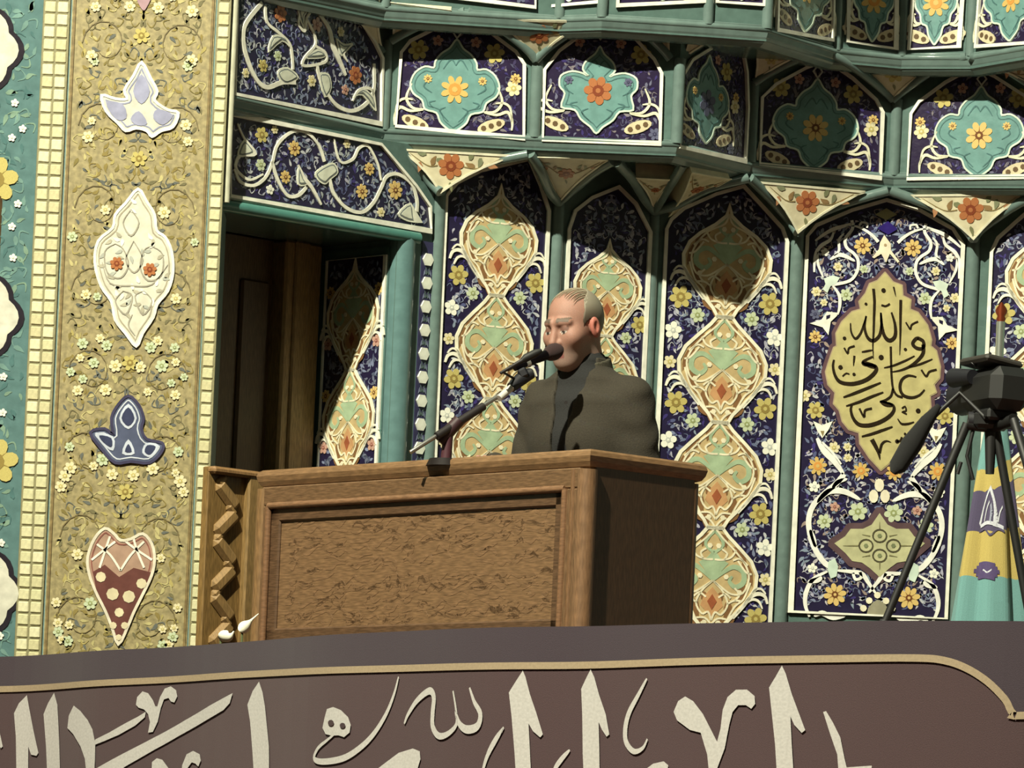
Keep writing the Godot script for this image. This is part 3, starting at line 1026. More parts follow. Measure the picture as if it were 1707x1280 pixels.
func build_lower_panels() -> void:
	var f := []
	for j in 5:
		f.append(Facet.plan(T1[j + 1 - 1 + 0][0], T1[j][1], T1[j + 1][0], T1[j + 1][1]))
	var low := FLOOR + 0.35
	var close := func(fr: Facet, p: PackedVector2Array) -> PackedVector2Array:
		# the two sides run straight down to the bottom edge
		var r := PackedVector2Array([Vector2(p[0].x, low)])
		r.append_array(p)
		r.append(Vector2(p[-1].x, low))
		return r
	# P1
	var fr: Facet = f[1]
	var a: PackedVector2Array = close.call(fr, fr.pts([742, 327, 760, 305, 800, 285, 880, 266, 900, 310, 913, 352]))
	chain_panel(fr, a, "tall arched tile panel with a gold medallion chain just right of the white hexagon strip", [826, 493], 63, 173, [], 5, 101)
	# P2
	fr = f[2]
	a = close.call(fr, fr.pts([947, 382, 957, 352, 985, 330, 1030, 312, 1058, 340, 1082, 387]))
	chain_panel(fr, a, "narrow arched tile panel directly behind the standing man's head", [1008, 560], 55, 150, [], 5, 102)
	# P3
	fr = f[3]
	var p3 := fr.pts([1110, 382, 1118, 366, 1139, 348, 1193, 324, 1239, 311, 1275, 350, 1303, 381, 1311, 404])
	a = close.call(fr, p3)
	chain_panel(fr, a, "arched tile panel whose cream medallion chain rises behind the right corner of the desk", [1207, 529], 73, 176, [], 5, 103)
	# P5: the same panel turned round on the other side of the axis
	var g := Facet.plan(T1[5][0], T1[5][1], T1[6][0], T1[6][1])
	var wd := Vector2(T1[6][0] - T1[5][0], T1[6][1] - T1[5][1]).length()
	var b := PackedVector2Array()
	for j in range(a.size() - 1, -1, -1):
		b.append(Vector2(wd - a[j].x, a[j].y))
	var nk := fr.at(1207, 529)
	var pr := panel_base(g, b, "arched tile panel partly hidden by the black video camera and the flag")
	var hw := (fr.at(1280, 529) - nk).x
	var per := nk.y - fr.at(1207, 705).y
	var n := Vector2(wd - nk.x, nk.y) - Vector2(pr[2])
	var outs := chain(pr[0], n.x, n.y + per, hw, per, 5, 105)
	for q in 5:
		for s in [-1.0, 1.0]:
			flower(pr[0], "yellow", n + Vector2(s * 1.02 * hw, (0.16 - q) * per), hw * 0.26)
			flower(pr[0], "white", n + Vector2(s * 1.12 * hw, (-0.2 - q) * per), hw * 0.2)
			flower(pr[0], "pale", n + Vector2(s * 0.62 * hw, -q * per), hw * 0.17)
	var av := []
	for e in outs:
		av.append(grow(e, hw * 0.1))
	foliage(pr[0], grow(pr[1], -0.012), av, 0.0205, TILE_COLS, 105, n.x, 1.12)
	lift(pr[0])
	calligraphy_panel(Facet.plan(T1[4][0], T1[4][1], T1[5][0], T1[5][1]))

func calligraphy_panel(fr: Facet) -> void:
	var out := fr.pts([1346, 394, 1361, 376, 1420, 351, 1478, 334, 1533, 351, 1588, 382, 1605, 408])
	var low := fr.at(1480, 1027).y
	out.insert(0, Vector2(out[0].x, low))
	out.append(Vector2(out[-1].x, low))
	var b := panel_base(fr, out, "arched tile panel with black calligraphy on a large yellow cartouche")
	var o: Node3D = b[0]
	var sh: Vector2 = b[2]
	var ax: float = fr.at(1473, 560).x - sh.x
	var Q := func(a: Array, ox: float, oy: float, kk: float) -> PackedVector2Array:
		var r := PackedVector2Array()
		for p in fr.pts(a, ox, oy, kk):
			r.append(p - sh)
		return r
	var flip := func(p: PackedVector2Array) -> PackedVector2Array:
		var r := PackedVector2Array()
		for q in p:
			r.append(Vector2(2 * ax - q.x, q.y))
		return r
	var z1 := 220.0 / 828.0
	var z2 := 300.0 / 1670.0
	var z3 := 300.0 / 1129.0
	var m := 0.00202   # metres per pixel here
	# the cartouche: a pointed diamond with scalloped edges
	var lobes := [395, 20, 445, 80, 500, 100, 505, 165, 555, 190, 550, 250, 600, 270, 660, 350, 685, 440, 680, 480, 715, 510, 740, 610, 735, 680, 700, 720, 715, 770, 675, 790, 680, 860, 640, 940, 580, 985, 545, 1050, 500, 1130, 450, 1190, 370, 1255, 300, 1180, 240, 1090, 235, 1020, 170, 1000, 130, 950, 110, 880, 75, 840, 85, 770, 40, 720, 25, 640, 50, 560, 75, 490, 95, 480, 90, 400, 125, 330, 190, 265, 245, 250, 235, 200, 275, 150, 300, 90, 350, 70]
	var car: PackedVector2Array = Q.call(lobes, 1370, 450, z1)
	var i := Ink.new()
	i.fill(grow(car, 0.016), 0.003, k(106, 76, 84))
	i.fill(grow(car, 0.004), 0.005, k(176, 156, 120), 0.003)
	i.fill(car, 0.006, k(192, 180, 116), 0.005)
	var cart := put("cartouche", i.mesh(M.glaze), o)
	# the writing, stroke by stroke
	var ink := k(44, 36, 24)
	i = Ink.new()
	var S := func(a: Array, w: float, taper := 0) -> void:
		i.line(spl(Q.call(a, 1370, 450, z1), 5), w * z1 * m * 1.0, 0.0085, ink, taper, false, 0.006)
	S.call([322, 120, 328, 200, 325, 300, 322, 400, 318, 480, 322, 560], 17, 2)
	S.call([493, 190, 491, 300, 490, 420, 486, 535], 17, 2)
	S.call([178, 335, 182, 390, 208, 432, 240, 400, 262, 340, 276, 292], 14, 3)
	S.call([276, 290, 266, 360, 285, 425, 322, 445, 360, 410, 372, 340, 368, 272], 20, 3)
	S.call([368, 270, 374, 350, 392, 418, 425, 444, 457, 415, 457, 345, 435, 268], 23, 3)
	S.call([525, 330, 552, 372, 562, 345, 602, 324], 10)
	S.call([448, 108, 462, 168], 10, 2)
	S.call([372, 222, 398, 228, 425, 214], 11)
	S.call([600, 428, 634, 450, 632, 492, 594, 492, 568, 466, 584, 436, 604, 428], 20)
	S.call([634, 470, 630, 530, 572, 592, 500, 628, 430, 642], 22, 2)
	S.call([388, 615, 450, 600, 530, 566, 580, 540], 12, 3)
	S.call([545, 612, 620, 590, 692, 560], 12, 3)
	S.call([622, 628, 652, 668, 672, 640, 718, 626], 12)
	S.call([318, 545, 262, 572, 262, 592, 330, 604, 336, 636, 290, 682, 230, 708, 170, 716, 110, 702, 80, 660, 68, 605, 74, 565], 24, 3)
	S.call([250, 580, 300, 598, 340, 612], 30, 1)
	S.call([248, 516, 315, 504], 12, 3)
	S.call([138, 490, 160, 524, 168, 492, 204, 478], 11)
	S.call([202, 540, 196, 605], 13, 2)
	S.call([128, 668, 150, 650, 170, 655], 8)
	S.call([590, 672, 540, 664, 500, 690, 488, 740, 508, 786, 560, 802, 610, 786, 642, 752], 19, 3)
	S.call([430, 482, 432, 580, 436, 680, 446, 750, 470, 788, 505, 800], 13)
	S.call([444, 745, 432, 790, 402, 815, 366, 830], 14)
	S.call([133, 800, 200, 776, 290, 740, 368, 708], 18, 3)
	S.call([150, 855, 230, 830, 310, 796, 384, 768], 17, 3)
	S.call([362, 826, 438, 846, 450, 880, 420, 920, 360, 956, 290, 976, 230, 970, 194, 930, 180, 880, 186, 848], 24, 3)
	S.call([365, 824, 400, 842, 445, 850], 30, 1)
	S.call([234, 870, 262, 922, 270, 882, 312, 870], 13)
	S.call([500, 870, 520, 858, 526, 884, 505, 892, 530, 905], 9)
	S.call([474, 935, 498, 966, 540, 966, 577, 954], 13, 3)
	S.call([248, 1046, 310, 1030, 380, 1006, 442, 984], 17, 3)
	S.call([312, 1065, 334, 1105, 354, 1150, 362, 1190], 28, 2)
	S.call([360, 1150, 374, 1094, 402, 1074, 432, 1082], 16, 2)
	S.call([500, 1050, 490, 1072, 468, 1078], 12)
	for d in [[385, 130, 14], [275, 215, 9], [140, 430, 11], [522, 500, 10], [370, 550, 16], [115, 612, 14], [200, 656, 10], [602, 885, 15], [470, 1076, 13], [520, 1030, 8]]:
		i.disc(Q.call([d[0], d[1]], 1370, 450, z1)[0], d[2] * z1 * m, 0.0085, ink, 9, 0.006)
	put("inscription", i.mesh(M.glaze), cart)
	# upper and lower white scrolls, and their mirror images
	var vines := []
	var U := func(a: Array, w: float, taper: int, sub := 5) -> void: vines.append([spl(Q.call(a, 1330, 330, z2), sub), w * z2 * m, taper])
	var V := func(a: Array, w: float, taper: int, sub := 5) -> void: vines.append([spl(Q.call(a, 1330, 700, z3), sub), w * z3 * m, taper])
	U.call([745, 410, 690, 350, 620, 300, 540, 266, 450, 258], 30, 2)
	U.call([500, 240, 430, 262, 330, 292, 240, 342, 160, 400], 34, 3)
	U.call([330, 322, 300, 390, 210, 450, 160, 540, 150, 690], 34, 3)
	U.call([500, 210, 505, 290, 440, 380, 450, 460, 520, 520, 557, 580, 550, 680, 480, 770, 330, 806], 28, 0)
	U.call([530, 590, 440, 542, 370, 532, 296, 576], 38, 1)
	U.call([430, 330, 380, 390, 380, 490, 330, 540], 24, 1)
	U.call([185, 500, 185, 610, 235, 740], 24, 3)
	U.call([318, 810, 380, 900, 388, 1000, 368, 1085], 30, 3)
	U.call([570, 260, 590, 230, 640, 240, 640, 280], 18, 0)
	V.call([120, 115, 160, 190, 230, 262, 285, 340], 40, 3)
	V.call([150, 140, 220, 210, 270, 280], 14, 0)
	V.call([290, 340, 240, 400, 180, 450, 100, 530, 68, 620, 76, 720, 112, 820, 170, 900, 235, 935], 34, 0)
	V.call([120, 520, 190, 452, 290, 450, 392, 502], 38, 1)
	V.call([215, 430, 250, 390, 310, 370], 26, 1)
	V.call([75, 690, 95, 740, 110, 800], 30, 1)
	V.call([245, 945, 330, 952, 400, 965, 440, 1020, 485, 1085], 28, 3)
	V.call([345, 960, 360, 1000, 395, 990, 390, 955], 18, 0)
	V.call([185, 950, 95, 1000, 52, 1080, 46, 1160, 72, 1235], 28, 3)
	V.call([60, 1015, 120, 1005, 150, 985], 34, 1)
	V.call([100, 1232, 150, 1212, 220, 1240, 300, 1228], 34, 1)
	for s in 2:
		i = Ink.new()
		for e in vines:
			var p: PackedVector2Array = e[0] if s == 0 else flip.call(e[0])
			i.line(p, e[1], 0.0045, k(238, 238, 228), e[2])
		put("white_scroll", i.mesh(M.glaze), o)
	# palmettes and buds
	for s in 2:
		var P := func(p: PackedVector2Array) -> PackedVector2Array: return p if s == 0 else flip.call(p)
		i = Ink.new()
		i.fill(P.call(Q.call([390, 740, 320, 720, 240, 750, 255, 800, 228, 850, 272, 885, 302, 820, 352, 800], 1330, 330, z2)), 0.005, k(206, 222, 206))
		put("palmette", i.mesh(M.glaze), o)
		i = Ink.new()
		i.fill(P.call(Q.call([372, 1068, 270, 1058, 218, 1130, 108, 1166, 228, 1202, 282, 1275, 304, 1150, 360, 1098], 1330, 330, z2)), 0.005, WHITE)
		i.fill(P.call(Q.call([300, 1085, 262, 1095, 262, 1130, 295, 1115], 1330, 330, z2)), 0.006, NAVY, 0.005)
		put("palmette", i.mesh(M.glaze), o)
		i = Ink.new()
		i.fill(P.call(Q.call([190, 890, 232, 868, 252, 920, 242, 982, 205, 996, 185, 940], 1330, 700, z3)), 0.005, k(200, 222, 204))
		put("palmette", i.mesh(M.glaze), o)
		i = Ink.new()
		i.fill(P.call(Q.call([95, 8, 152, 34, 218, 8, 192, 62, 152, 116, 122, 72], 1330, 700, z3)), 0.005, WHITE)
		i.fill(P.call(Q.call([140, 70, 165, 70, 155, 105], 1330, 700, z3)), 0.006, k(150, 130, 80), 0.005)
		put("palmette", i.mesh(M.glaze), o)
		for e in [["gold", 600, 445, 82], ["pale", 445, 900, 60], ["cream", 170, 870, 48], ["cream", 240, 972, 36], ["pale", 612, 662, 40], ["cream", 370, 640, 44], ["white", 250, 505, 40], ["gold", 160, 1290, 60], ["blue", 160, 1080, 50]]:
			flower(o, e[0], P.call(Q.call([e[1], e[2]], 1330, 330, z2))[0], e[3] * z2 * m)
		for e in [["gold", 232, 1096, 72], ["star", 396, 320, 54], ["star", 124, 290, 60], ["cream", 226, 175, 38], ["cream", 310, 170, 28], ["cream", 312, 238, 28], ["white", 102, 420, 36], ["pale", 376, 575, 60], ["pale", 166, 636, 48], ["white", 90, 930, 32], ["rose", 230, 546, 32], ["yellow", 110, -60, 56], ["cream", 40, -150, 40]]:
			flower(o, e[0], P.call(Q.call([e[1], e[2]], 1330, 700, z3))[0], e[3] * z3 * m)
	i = Ink.new()
	i.fill(Q.call([800, 345, 762, 415, 750, 478, 688, 552, 706, 562, 772, 522, 818, 602, 852, 520, 926, 606, 940, 590, 862, 488, 862, 430], 1330, 330, z2), 0.005, k(232, 220, 190))
	i.disc(Q.call([810, 440], 1330, 330, z2)[0], 0.005, 0.006, k(176, 150, 110), 8, 0.005)
	put("bud", i.mesh(M.glaze), o)
	i = Ink.new()
	i.fill(Q.call([716, 156, 820, 98, 918, 156, 820, 208], 1330, 330, z2), 0.005, k(170, 168, 116))
	put("lozenge", i.mesh(M.glaze), o)
	i = Ink.new()
	i.fill(Q.call([736, 284, 835, 218, 924, 292, 836, 345], 1330, 330, z2), 0.005, k(46, 36, 120))
	put("lozenge", i.mesh(M.glaze), o)
	i = Ink.new()
	for e in [[0, -38, 0], [-36, 32, 1], [36, 32, 2]]:
		var d := PackedVector2Array()
		for j in 10:
			d.append(Vector2(510 + e[0] + cos(TAU * j / 10) * 30, 448 + e[1] + sin(TAU * j / 10) * 42))
		var fl := []
		for p in d:
			fl.append_array([p.x, p.y])
		i.fill(Q.call(fl, 1330, 700, z3), 0.005 + 0.0004 * e[2], k(236, 226, 196))
	put("bud", i.mesh(M.glaze), o)
	# the lower diamond medallion
	var half := [0, -205, 50, -132, 105, -106, 182, -106, 216, -60, 284, -15, 216, 45, 172, 96, 110, 106, 60, 142]
	var dia := []
	for j in range(0, half.size(), 2):
		dia.append_array([512 + half[j], 790 + half[j + 1]])
	dia.append_array([512, 987])
	for j in range(half.size() - 2, 0, -2):
		dia.append_array([512 - half[j], 790 + half[j + 1]])
	var dm: PackedVector2Array = Q.call(dia, 1330, 700, z3)
	i = Ink.new()
	i.fill(grow(dm, 0.02), 0.003, k(96, 72, 78))
	i.fill(dm, 0.005, k(186, 184, 136), 0.003)
	var dk := k(84, 78, 56)
	for e in [[0, -62], [0, 62], [-86, 0], [86, 0]]:
		var c0: Vector2 = Q.call([512 + e[0], 790 + e[1]], 1330, 700, z3)[0]
		var ring := PackedVector2Array()
		for j in 16:
			ring.append(c0 + Vector2(cos(TAU * j / 16) * 0.023, sin(TAU * j / 16) * 0.021))
		i.line(ring, 0.005, 0.0065, dk, 0, true, 0.005)
		i.disc(c0, 0.008, 0.0065, k(120, 128, 90), 6, 0.005)
	for e in [[0, -105, 0, -150], [0, 105, 0, 150], [-130, 0, -230, 0], [130, 0, 230, 0], [-60, -60, -110, -70], [60, -60, 110, -70], [-60, 60, -110, 70], [60, 60, 110, 70]]:
		i.line(Q.call([512 + e[0], 790 + e[1], 512 + e[2], 790 + e[3]], 1330, 700, z3), 0.005, 0.0065, k(130, 126, 84), 2, false, 0.005)
	put("medallion", i.mesh(M.glaze), o)
	# the bud at the foot of the axis
	i = Ink.new()
	i.fill(Q.call([430, 1225, 440, 1180, 470, 1145, 500, 1128, 540, 1148, 565, 1185, 570, 1225], 1330, 700, z3), 0.005, k(150, 146, 118))
	for e in [[498, 1100], [446, 1134], [552, 1136], [410, 1182], [590, 1182]]:
		i.disc(Q.call(e, 1330, 700, z3)[0], 0.0115, 0.007, k(238, 230, 196), 8, 0.003)
	put("bud", i.mesh(M.glaze), o)
	foliage(o, grow(b[1], -0.014), [grow(car, 0.02), grow(dm, 0.02)], 0.0215, TILE_COLS + [k(190, 184, 190), k(160, 140, 130)], 104, ax, 1.1)
	lift(o)

# ---------- the two scroll panels over the doorway ----------
func scroll_panel(fr: Facet, outline: Array, label: String, seed_: int, lines: Array, leaves: Array, flowers: Array) -> void:
	var b := panel_base(fr, fr.pts(outline), label, "", 0.0095)
	var o: Node3D = b[0]
	var sh: Vector2 = b[2]
	var z := 400.0 / 1280.0
	var m := 0.0021
	var Q := func(a: Array) -> PackedVector2Array:
		var r := PackedVector2Array()
		for p in fr.pts(a, 370, 0, z):
			r.append(p - sh)
		return r
	for e in lines:
		var i := Ink.new()
		i.line(spl(Q.call(e[2]), 5), e[0] * z * m * 0.85, 0.005, k(236, 234, 214), e[1])
		put("white_scroll", i.mesh(M.glaze), o)
	for e in leaves:
		var i := Ink.new()
		var p := spl(Q.call(e), 3, true)
		i.fill(p, 0.0045, k(226, 228, 206))
		i.fill(grow(p, -0.006), 0.0055, k(120, 128, 128), 0.0045)
		i.fill(grow(p, -0.0105), 0.0065, k(214, 218, 196), 0.0055)
		put("palmette", i.mesh(M.glaze), o)
	for e in flowers:
		flower(o, e[0], Q.call([e[1], e[2]])[0], e[3] * z * m * 0.9)
	foliage(o, grow(b[1], -0.012), [], 0.022, TILE_COLS + [k(160, 166, 170), k(138, 142, 160)], seed_)
	lift(o)

func build_wing_panels() -> void:
	var D := Facet.plan(T1[0][0], T1[0][1], T1[1][0], T1[1][1])
	scroll_panel(D, [382, 190, 632, 241, 690, 310, 714, 345, 716, 386, 381, 327], "sloping tile panel with white scrolls directly over the doorway lintel", 201,
		[[20, 3, [75, 660, 112, 740, 170, 820, 90, 830, 65, 880, 80, 920, 140, 960, 212, 930]], [18, 0, [60, 900, 90, 970, 160, 990, 222, 950, 260, 870, 290, 770, 370, 702, 450, 712, 510, 780, 540, 862]],
		[20, 0, [258, 860, 290, 960, 340, 1042, 400, 1042, 442, 1000]], [26, 3, [398, 880, 430, 950, 470, 1000, 522, 1092]], [18, 3, [590, 740, 622, 862, 690, 850, 722, 792, 770, 780, 822, 872, 842, 962]],
		[20, 0, [568, 960, 592, 1040, 660, 1112, 740, 1132, 800, 1082, 842, 1002, 872, 942, 932, 930, 1002, 982, 1032, 1062, 1032, 1130]]],
		[[930, 1142, 1000, 1082, 1020, 1180, 1062, 1188, 985, 1182], [500, 960, 490, 920, 545, 880, 590, 870, 612, 920, 570, 960, 540, 985], [395, 985, 402, 880, 430, 950, 450, 985], [75, 835, 110, 745, 165, 818]],
		[["yellow", 205, 720, 45], ["gold", 380, 792, 42], ["gold", 332, 945, 36], ["gold", 780, 902, 36], ["gold", 740, 1022, 42], ["gold", 918, 1015, 52], ["cream", 842, 1132, 28], ["cream", 660, 768, 26], ["white", 250, 1012, 28], ["cream", 275, 692, 24], ["pale", 200, 880, 34]])
	var f := Facet.plan(T2[0][0], T2[0][1], T2[1][0], T2[1][1])
	scroll_panel(f, [388, 157, 393, -60, 545, -60, 590, 20, 622, 72, 634, 97, 632, 207], "large tile panel with white scrolls above the doorway, at the top left", 202,
		[[26, 0, [205, 15, 122, 120, 105, 200, 122, 300, 172, 420, 232, 466, 312, 440, 384, 440]], [18, 0, [222, 30, 232, 120, 290, 172, 350, 232, 366, 300, 370, 372]], [16, 0, [340, 0, 402, 50, 400, 130, 432, 166, 442, 100, 472, 40, 420, 18]],
		[16, 0, [440, 100, 482, 180, 488, 242, 430, 312, 430, 352, 540, 332, 542, 282, 492, 248]], [22, 0, [498, 350, 522, 440, 592, 552, 682, 592, 762, 552, 802, 472, 802, 340]], [34, 3, [498, 60, 560, 150, 582, 240, 622, 332, 652, 402]], [18, 3, [688, 540, 722, 482, 790, 480, 812, 592]], [18, 3, [688, 238, 640, 282, 660, 330]]],
		[[288, 380, 340, 358, 400, 412, 340, 452, 300, 430], [238, 280, 262, 190, 330, 200, 350, 252, 310, 222], [430, 310, 500, 262, 545, 290, 520, 312], [600, 205, 640, 235, 690, 232, 640, 292, 620, 290], [508, 400, 560, 395, 575, 470, 540, 520], [690, 520, 740, 470, 800, 520, 805, 590, 740, 510], [395, 60, 440, 20, 470, 40, 430, 90, 430, 160]],
		[["orange", 305, 72, 50], ["rose", 500, 132, 42], ["orange", 705, 402, 52], ["yellow", 212, 352, 36], ["cream", 626, 170, 30], ["cream", 472, 432, 34], ["rose", 650, 480, 30], ["cream", 120, 390, 28], ["pale", 290, 300, 30]])

# ---------- the cells of the middle and upper tiers ----------
const CELL_MED := [0.0, 1.25, 0.16, 1.03, 0.36, 0.88, 0.5, 0.68, 0.53, 0.52, 0.74, 0.54, 0.97, 0.38, 1.08, 0.1, 1.0, -0.14, 0.78, -0.3, 0.7, -0.52, 0.42, -0.6, 0.32, -0.82, 0.14, -0.98]
func cell(fr: Facet, outline: PackedVector2Array, label: String, med: Vector2, r: float, squeeze: float, seed_: int, eye := "star", bulb := false) -> void:
	var b := panel_base(fr, outline, label, "", 0.0105, k(44, 36, 66))
	var o: Node3D = b[0]
	var c := med - Vector2(b[2])
	var T := func(a: Array, s := 1.0) -> PackedVector2Array:
		var q := PackedVector2Array()
		for j in range(0, a.size(), 2):
			q.append(c + Vector2(a[j] * r * squeeze * s, a[j + 1] * r))
		return q
	var prof := CELL_MED.duplicate()
	if bulb:
		prof = [0.0, 1.1, 0.1, 0.92, 0.3, 0.72, 0.36, 0.52, 0.24, 0.36, 0.36, 0.42, 0.6, 0.46, 0.84, 0.34, 0.86, 0.08, 0.74, -0.1, 0.8, -0.44, 0.5, -0.5, 0.36, -0.72, 0.14, -0.9]
	var p: PackedVector2Array = T.call(prof)
	p.append(c + Vector2(0, -1.06 * r))
	var mir := []
	for j in range(prof.size() - 2, 0, -2):
		mir.append_array([prof[j], prof[j + 1]])
	p.append_array(T.call(mir, -1.0))
	var i := Ink.new()
	var pp := spl(p, 3, true)
	i.fill(pp, 0.004, k(104, 152, 148))
	i.line(pp, 0.006, 0.006, k(206, 226, 206), 0, true)
	var in1 := grow(pp, -0.014)
	i.line(in1, 0.003, 0.0052, k(78, 122, 120), 0, true, 0.004)
	for s in [1.0, -1.0]:
		for a in [[0.3, 0.5, 0.12, 0.75, 0.0, 0.6], [0.55, -0.1, 0.75, 0.05, 0.62, 0.24], [0.2, -0.45, 0.34, -0.55, 0.12, -0.8], [0.45, -0.3, 0.6, -0.35, 0.5, -0.48]]:
			i.line(spl(T.call(a, s), 4), 0.005, 0.0052, k(74, 118, 118), 3, false, 0.004)
	var m := put("medallion", i.mesh(M.glaze), o)
	flower(m, eye, c, r * 0.36, 0.004, 0.4)
	for s in [1.0, -1.0]:
		flower(m, "gold" if not bulb else "blue", T.call([0.66, 0.24], s)[0], r * 0.11, 0.004)
	# the white curls that carry it
	for s in [1.0, -1.0]:
		i = Ink.new()
		var wh := k(226, 222, 190)
		i.line(spl(T.call([1.04, 0.1, 1.16, -0.25, 1.0, -0.5, 0.72, -0.52], s), 4), 0.009, 0.0048, wh, 3)
		i.line(spl(T.call([0.74, -0.54, 1.05, -0.58, 1.3, -0.5, 1.42, -0.72, 1.42, -0.95], s), 4), 0.01, 0.0048, wh, 3)
		i.line(spl(T.call([1.42, -0.75, 1.36, -0.4, 1.2, -0.28, 1.0, -0.3], s), 4), 0.008, 0.0048, wh, 3)
		put("white_curl", i.mesh(M.glaze), o)
		i = Ink.new()
		var oc: Vector2 = T.call([0.92, -0.86], s)[0]
		var el := PackedVector2Array()
		for j in 14:
			el.append(oc + Vector2(cos(TAU * j / 14) * r * 0.36, sin(TAU * j / 14) * r * 0.15).rotated(0.35 * s))
		i.fill(el, 0.004, k(214, 200, 160))
		for j in 3:
			i.disc(oc + Vector2((j - 1) * r * 0.2, 0).rotated(0.35 * s), r * 0.07, 0.0052, k(110, 86, 60), 7, 0.004)
		put("seed_pod", i.mesh(M.glaze), o)
		for e in [["yellow", 0.92, 0.95, 0.26], ["cream", 1.42, 0.1, 0.2], ["gold", 1.46, 0.34, 0.14], ["rose", 0.46, 1.2, 0.14], ["blue", 1.3, -1.02, 0.16]]:
			var q: Vector2 = T.call([e[1], e[2]], s)[0]
			if Geometry2D.is_point_in_polygon(q, grow(b[1], -r * 0.12)):
				flower(o, e[0], q, r * e[3])
	var tp: Vector2 = T.call([0.0, 1.44])[0]
	if Geometry2D.is_point_in_polygon(tp, grow(b[1], -0.012)):
		i = Ink.new()
		i.line(PackedVector2Array([tp + Vector2(0, r * 0.16), tp + Vector2(r * 0.12, 0), tp - Vector2(0, r * 0.16), tp - Vector2(r * 0.12, 0)]), 0.005, 0.0048, k(206, 210, 200), 0, true)
		put("finial", i.mesh(M.glaze), o)
	foliage(o, grow(b[1], -0.012), [pp], 0.02, [k(84, 84, 116), k(110, 110, 140), k(70, 62, 104), k(128, 120, 130), k(64, 52, 118)], seed_, c.x)
	lift(o)

func build_middle_panels() -> void:
	var f := []
	for j in 6:
		f.append(Facet.plan(T2[j][0], T2[j][1], T2[j + 1][0], T2[j + 1][1]))
	var fr: Facet = f[1]
	cell(fr, fr.pts([660, 211, 669, 88, 684, 69, 728, 47, 778, 32, 816, 54, 860, 87, 874, 108, 873, 231]), "arched cell with a turquoise medallion and golden flower, left of the two lit middle cells", fr.at(758, 150), 0.131, 1.03, 301)
	fr = f[2]
	cell(fr, fr.pts([905, 234, 908, 117, 933, 85, 977, 52, 1018, 38, 1056, 62, 1091, 100, 1103, 123, 1100, 240]), "arched cell with a bulb-topped turquoise medallion, right of the two lit middle cells", fr.at(997, 152), 0.131, 1.12, 302, "orange", true)
	fr = f[3]
	cell(fr, fr.pts([1129, 245, 1135, 125, 1150, 100, 1190, 75, 1231, 61, 1241, 120, 1243, 180, 1239, 269]), "narrow shaded arched cell in the fold beside the jutting middle cells", fr.at(1176, 172), 0.125, 0.9, 303, "blue")
	fr = f[4]
	var a := fr.pts([1265, 274, 1269, 163, 1292, 141, 1342, 114, 1377, 101, 1420, 131, 1459, 167, 1470, 188, 1466, 297])
	cell(fr, a, "shaded arched cell with a dull teal medallion, second from the right in the middle tier", fr.at(1358, 214), 0.131, 1.06, 304, "gold")
	var g: Facet = f[5]
	var wd := Vector2(T2[5][0] - T2[4][0], T2[5][1] - T2[4][1]).length()
	var b := PackedVector2Array()
	for j in range(a.size() - 1, -1, -1):
		b.append(Vector2(wd - a[j].x, a[j].y))
	var mc := fr.at(1358, 214)
	cell(g, b, "half-lit arched cell with a turquoise medallion over the calligraphy panel's right side", Vector2(wd - mc.x, mc.y), 0.131, 1.06, 305, "gold")

func build_upper_panels() -> void:
	var f := []
	for j in 7:
		f.append(Facet.plan(T3[j][0], T3[j][1], T3[j + 1][0], T3[j + 1][1]))
	var sets := [
		[1, [660, -16, 892, 13, 892, -120, 660, -130], "upper cell at the top edge, left of its fold above the two lit cells", 401],
		[2, [898, 13, 1001, 4, 1003, -120, 899, -120], "narrow upper cell at the top edge, right of the fold above the two lit cells", 402],
		[3, [1029, 10, 1178, 3, 1180, -120, 1032, -120], "upper cell with a bright white foot at the top edge, left of the jutting corner", 403],
		[4, [1195, 4, 1275, 9, 1277, -120, 1198, -120], "narrow bright upper cell at the jutting corner of the top edge", 404],
		[5, [1292, 50, 1384, 67, 1388, -90, 1294, -90], "dark upper cell just right of the jutting corner at the top edge", 405],
		[6, [1412, 70, 1492, 82, 1494, -90, 1415, -90], "dark upper cell left of the centre fold at the top edge", 406],
	]
	for e in sets:
		var fr: Facet = f[e[0]]
		var p := fr.pts(e[1])
		var lo := p[0].min(p[3])
		var hi := p[1].max(p[2])
		var med := Vector2((p[0].x + p[1].x) / 2, (p[0].y + p[1].y) / 2 + 0.15)
		cell(fr, p, e[2], med, 0.13, minf(1.05, (p[1].x - p[0].x) / 0.33), e[3])
	# mirrored on the right of the axis
	var g := Facet.plan(T3[7][0], T3[7][1], T3[8][0], T3[8][1])
	var src: Facet = f[6]
	var wd := Vector2(T3[7][0] - T3[6][0], T3[7][1] - T3[6][1]).length()
	var a := src.pts(sets[5][1])
	var b := PackedVector2Array([Vector2(wd - a[1].x, a[1].y), Vector2(wd - a[0].x, a[0].y), Vector2(wd - a[3].x, a[3].y), Vector2(wd - a[2].x, a[2].y)])
	cell(g, b, "dark upper cell right of the centre fold at the top edge", Vector2((b[0].x + b[1].x) / 2, (b[0].y + b[1].y) / 2 + 0.15), 0.13, minf(1.05, (b[1].x - b[0].x) / 0.33), 407)
	g = Facet.plan(T3[8][0], T3[8][1], T3[9][0], T3[9][1])
	src = f[5]
	wd = Vector2(T3[6][0] - T3[5][0], T3[6][1] - T3[5][1]).length()
	a = src.pts(sets[4][1])
	b = PackedVector2Array([Vector2(wd - a[1].x, a[1].y), Vector2(wd - a[0].x, a[0].y), Vector2(wd - a[3].x, a[3].y), Vector2(wd - a[2].x, a[2].y)])
	cell(g, b, "lit upper cell in the top right corner of the view", Vector2((b[0].x + b[1].x) / 2, (b[0].y + b[1].y) / 2 + 0.15), 0.13, 1.0, 408)

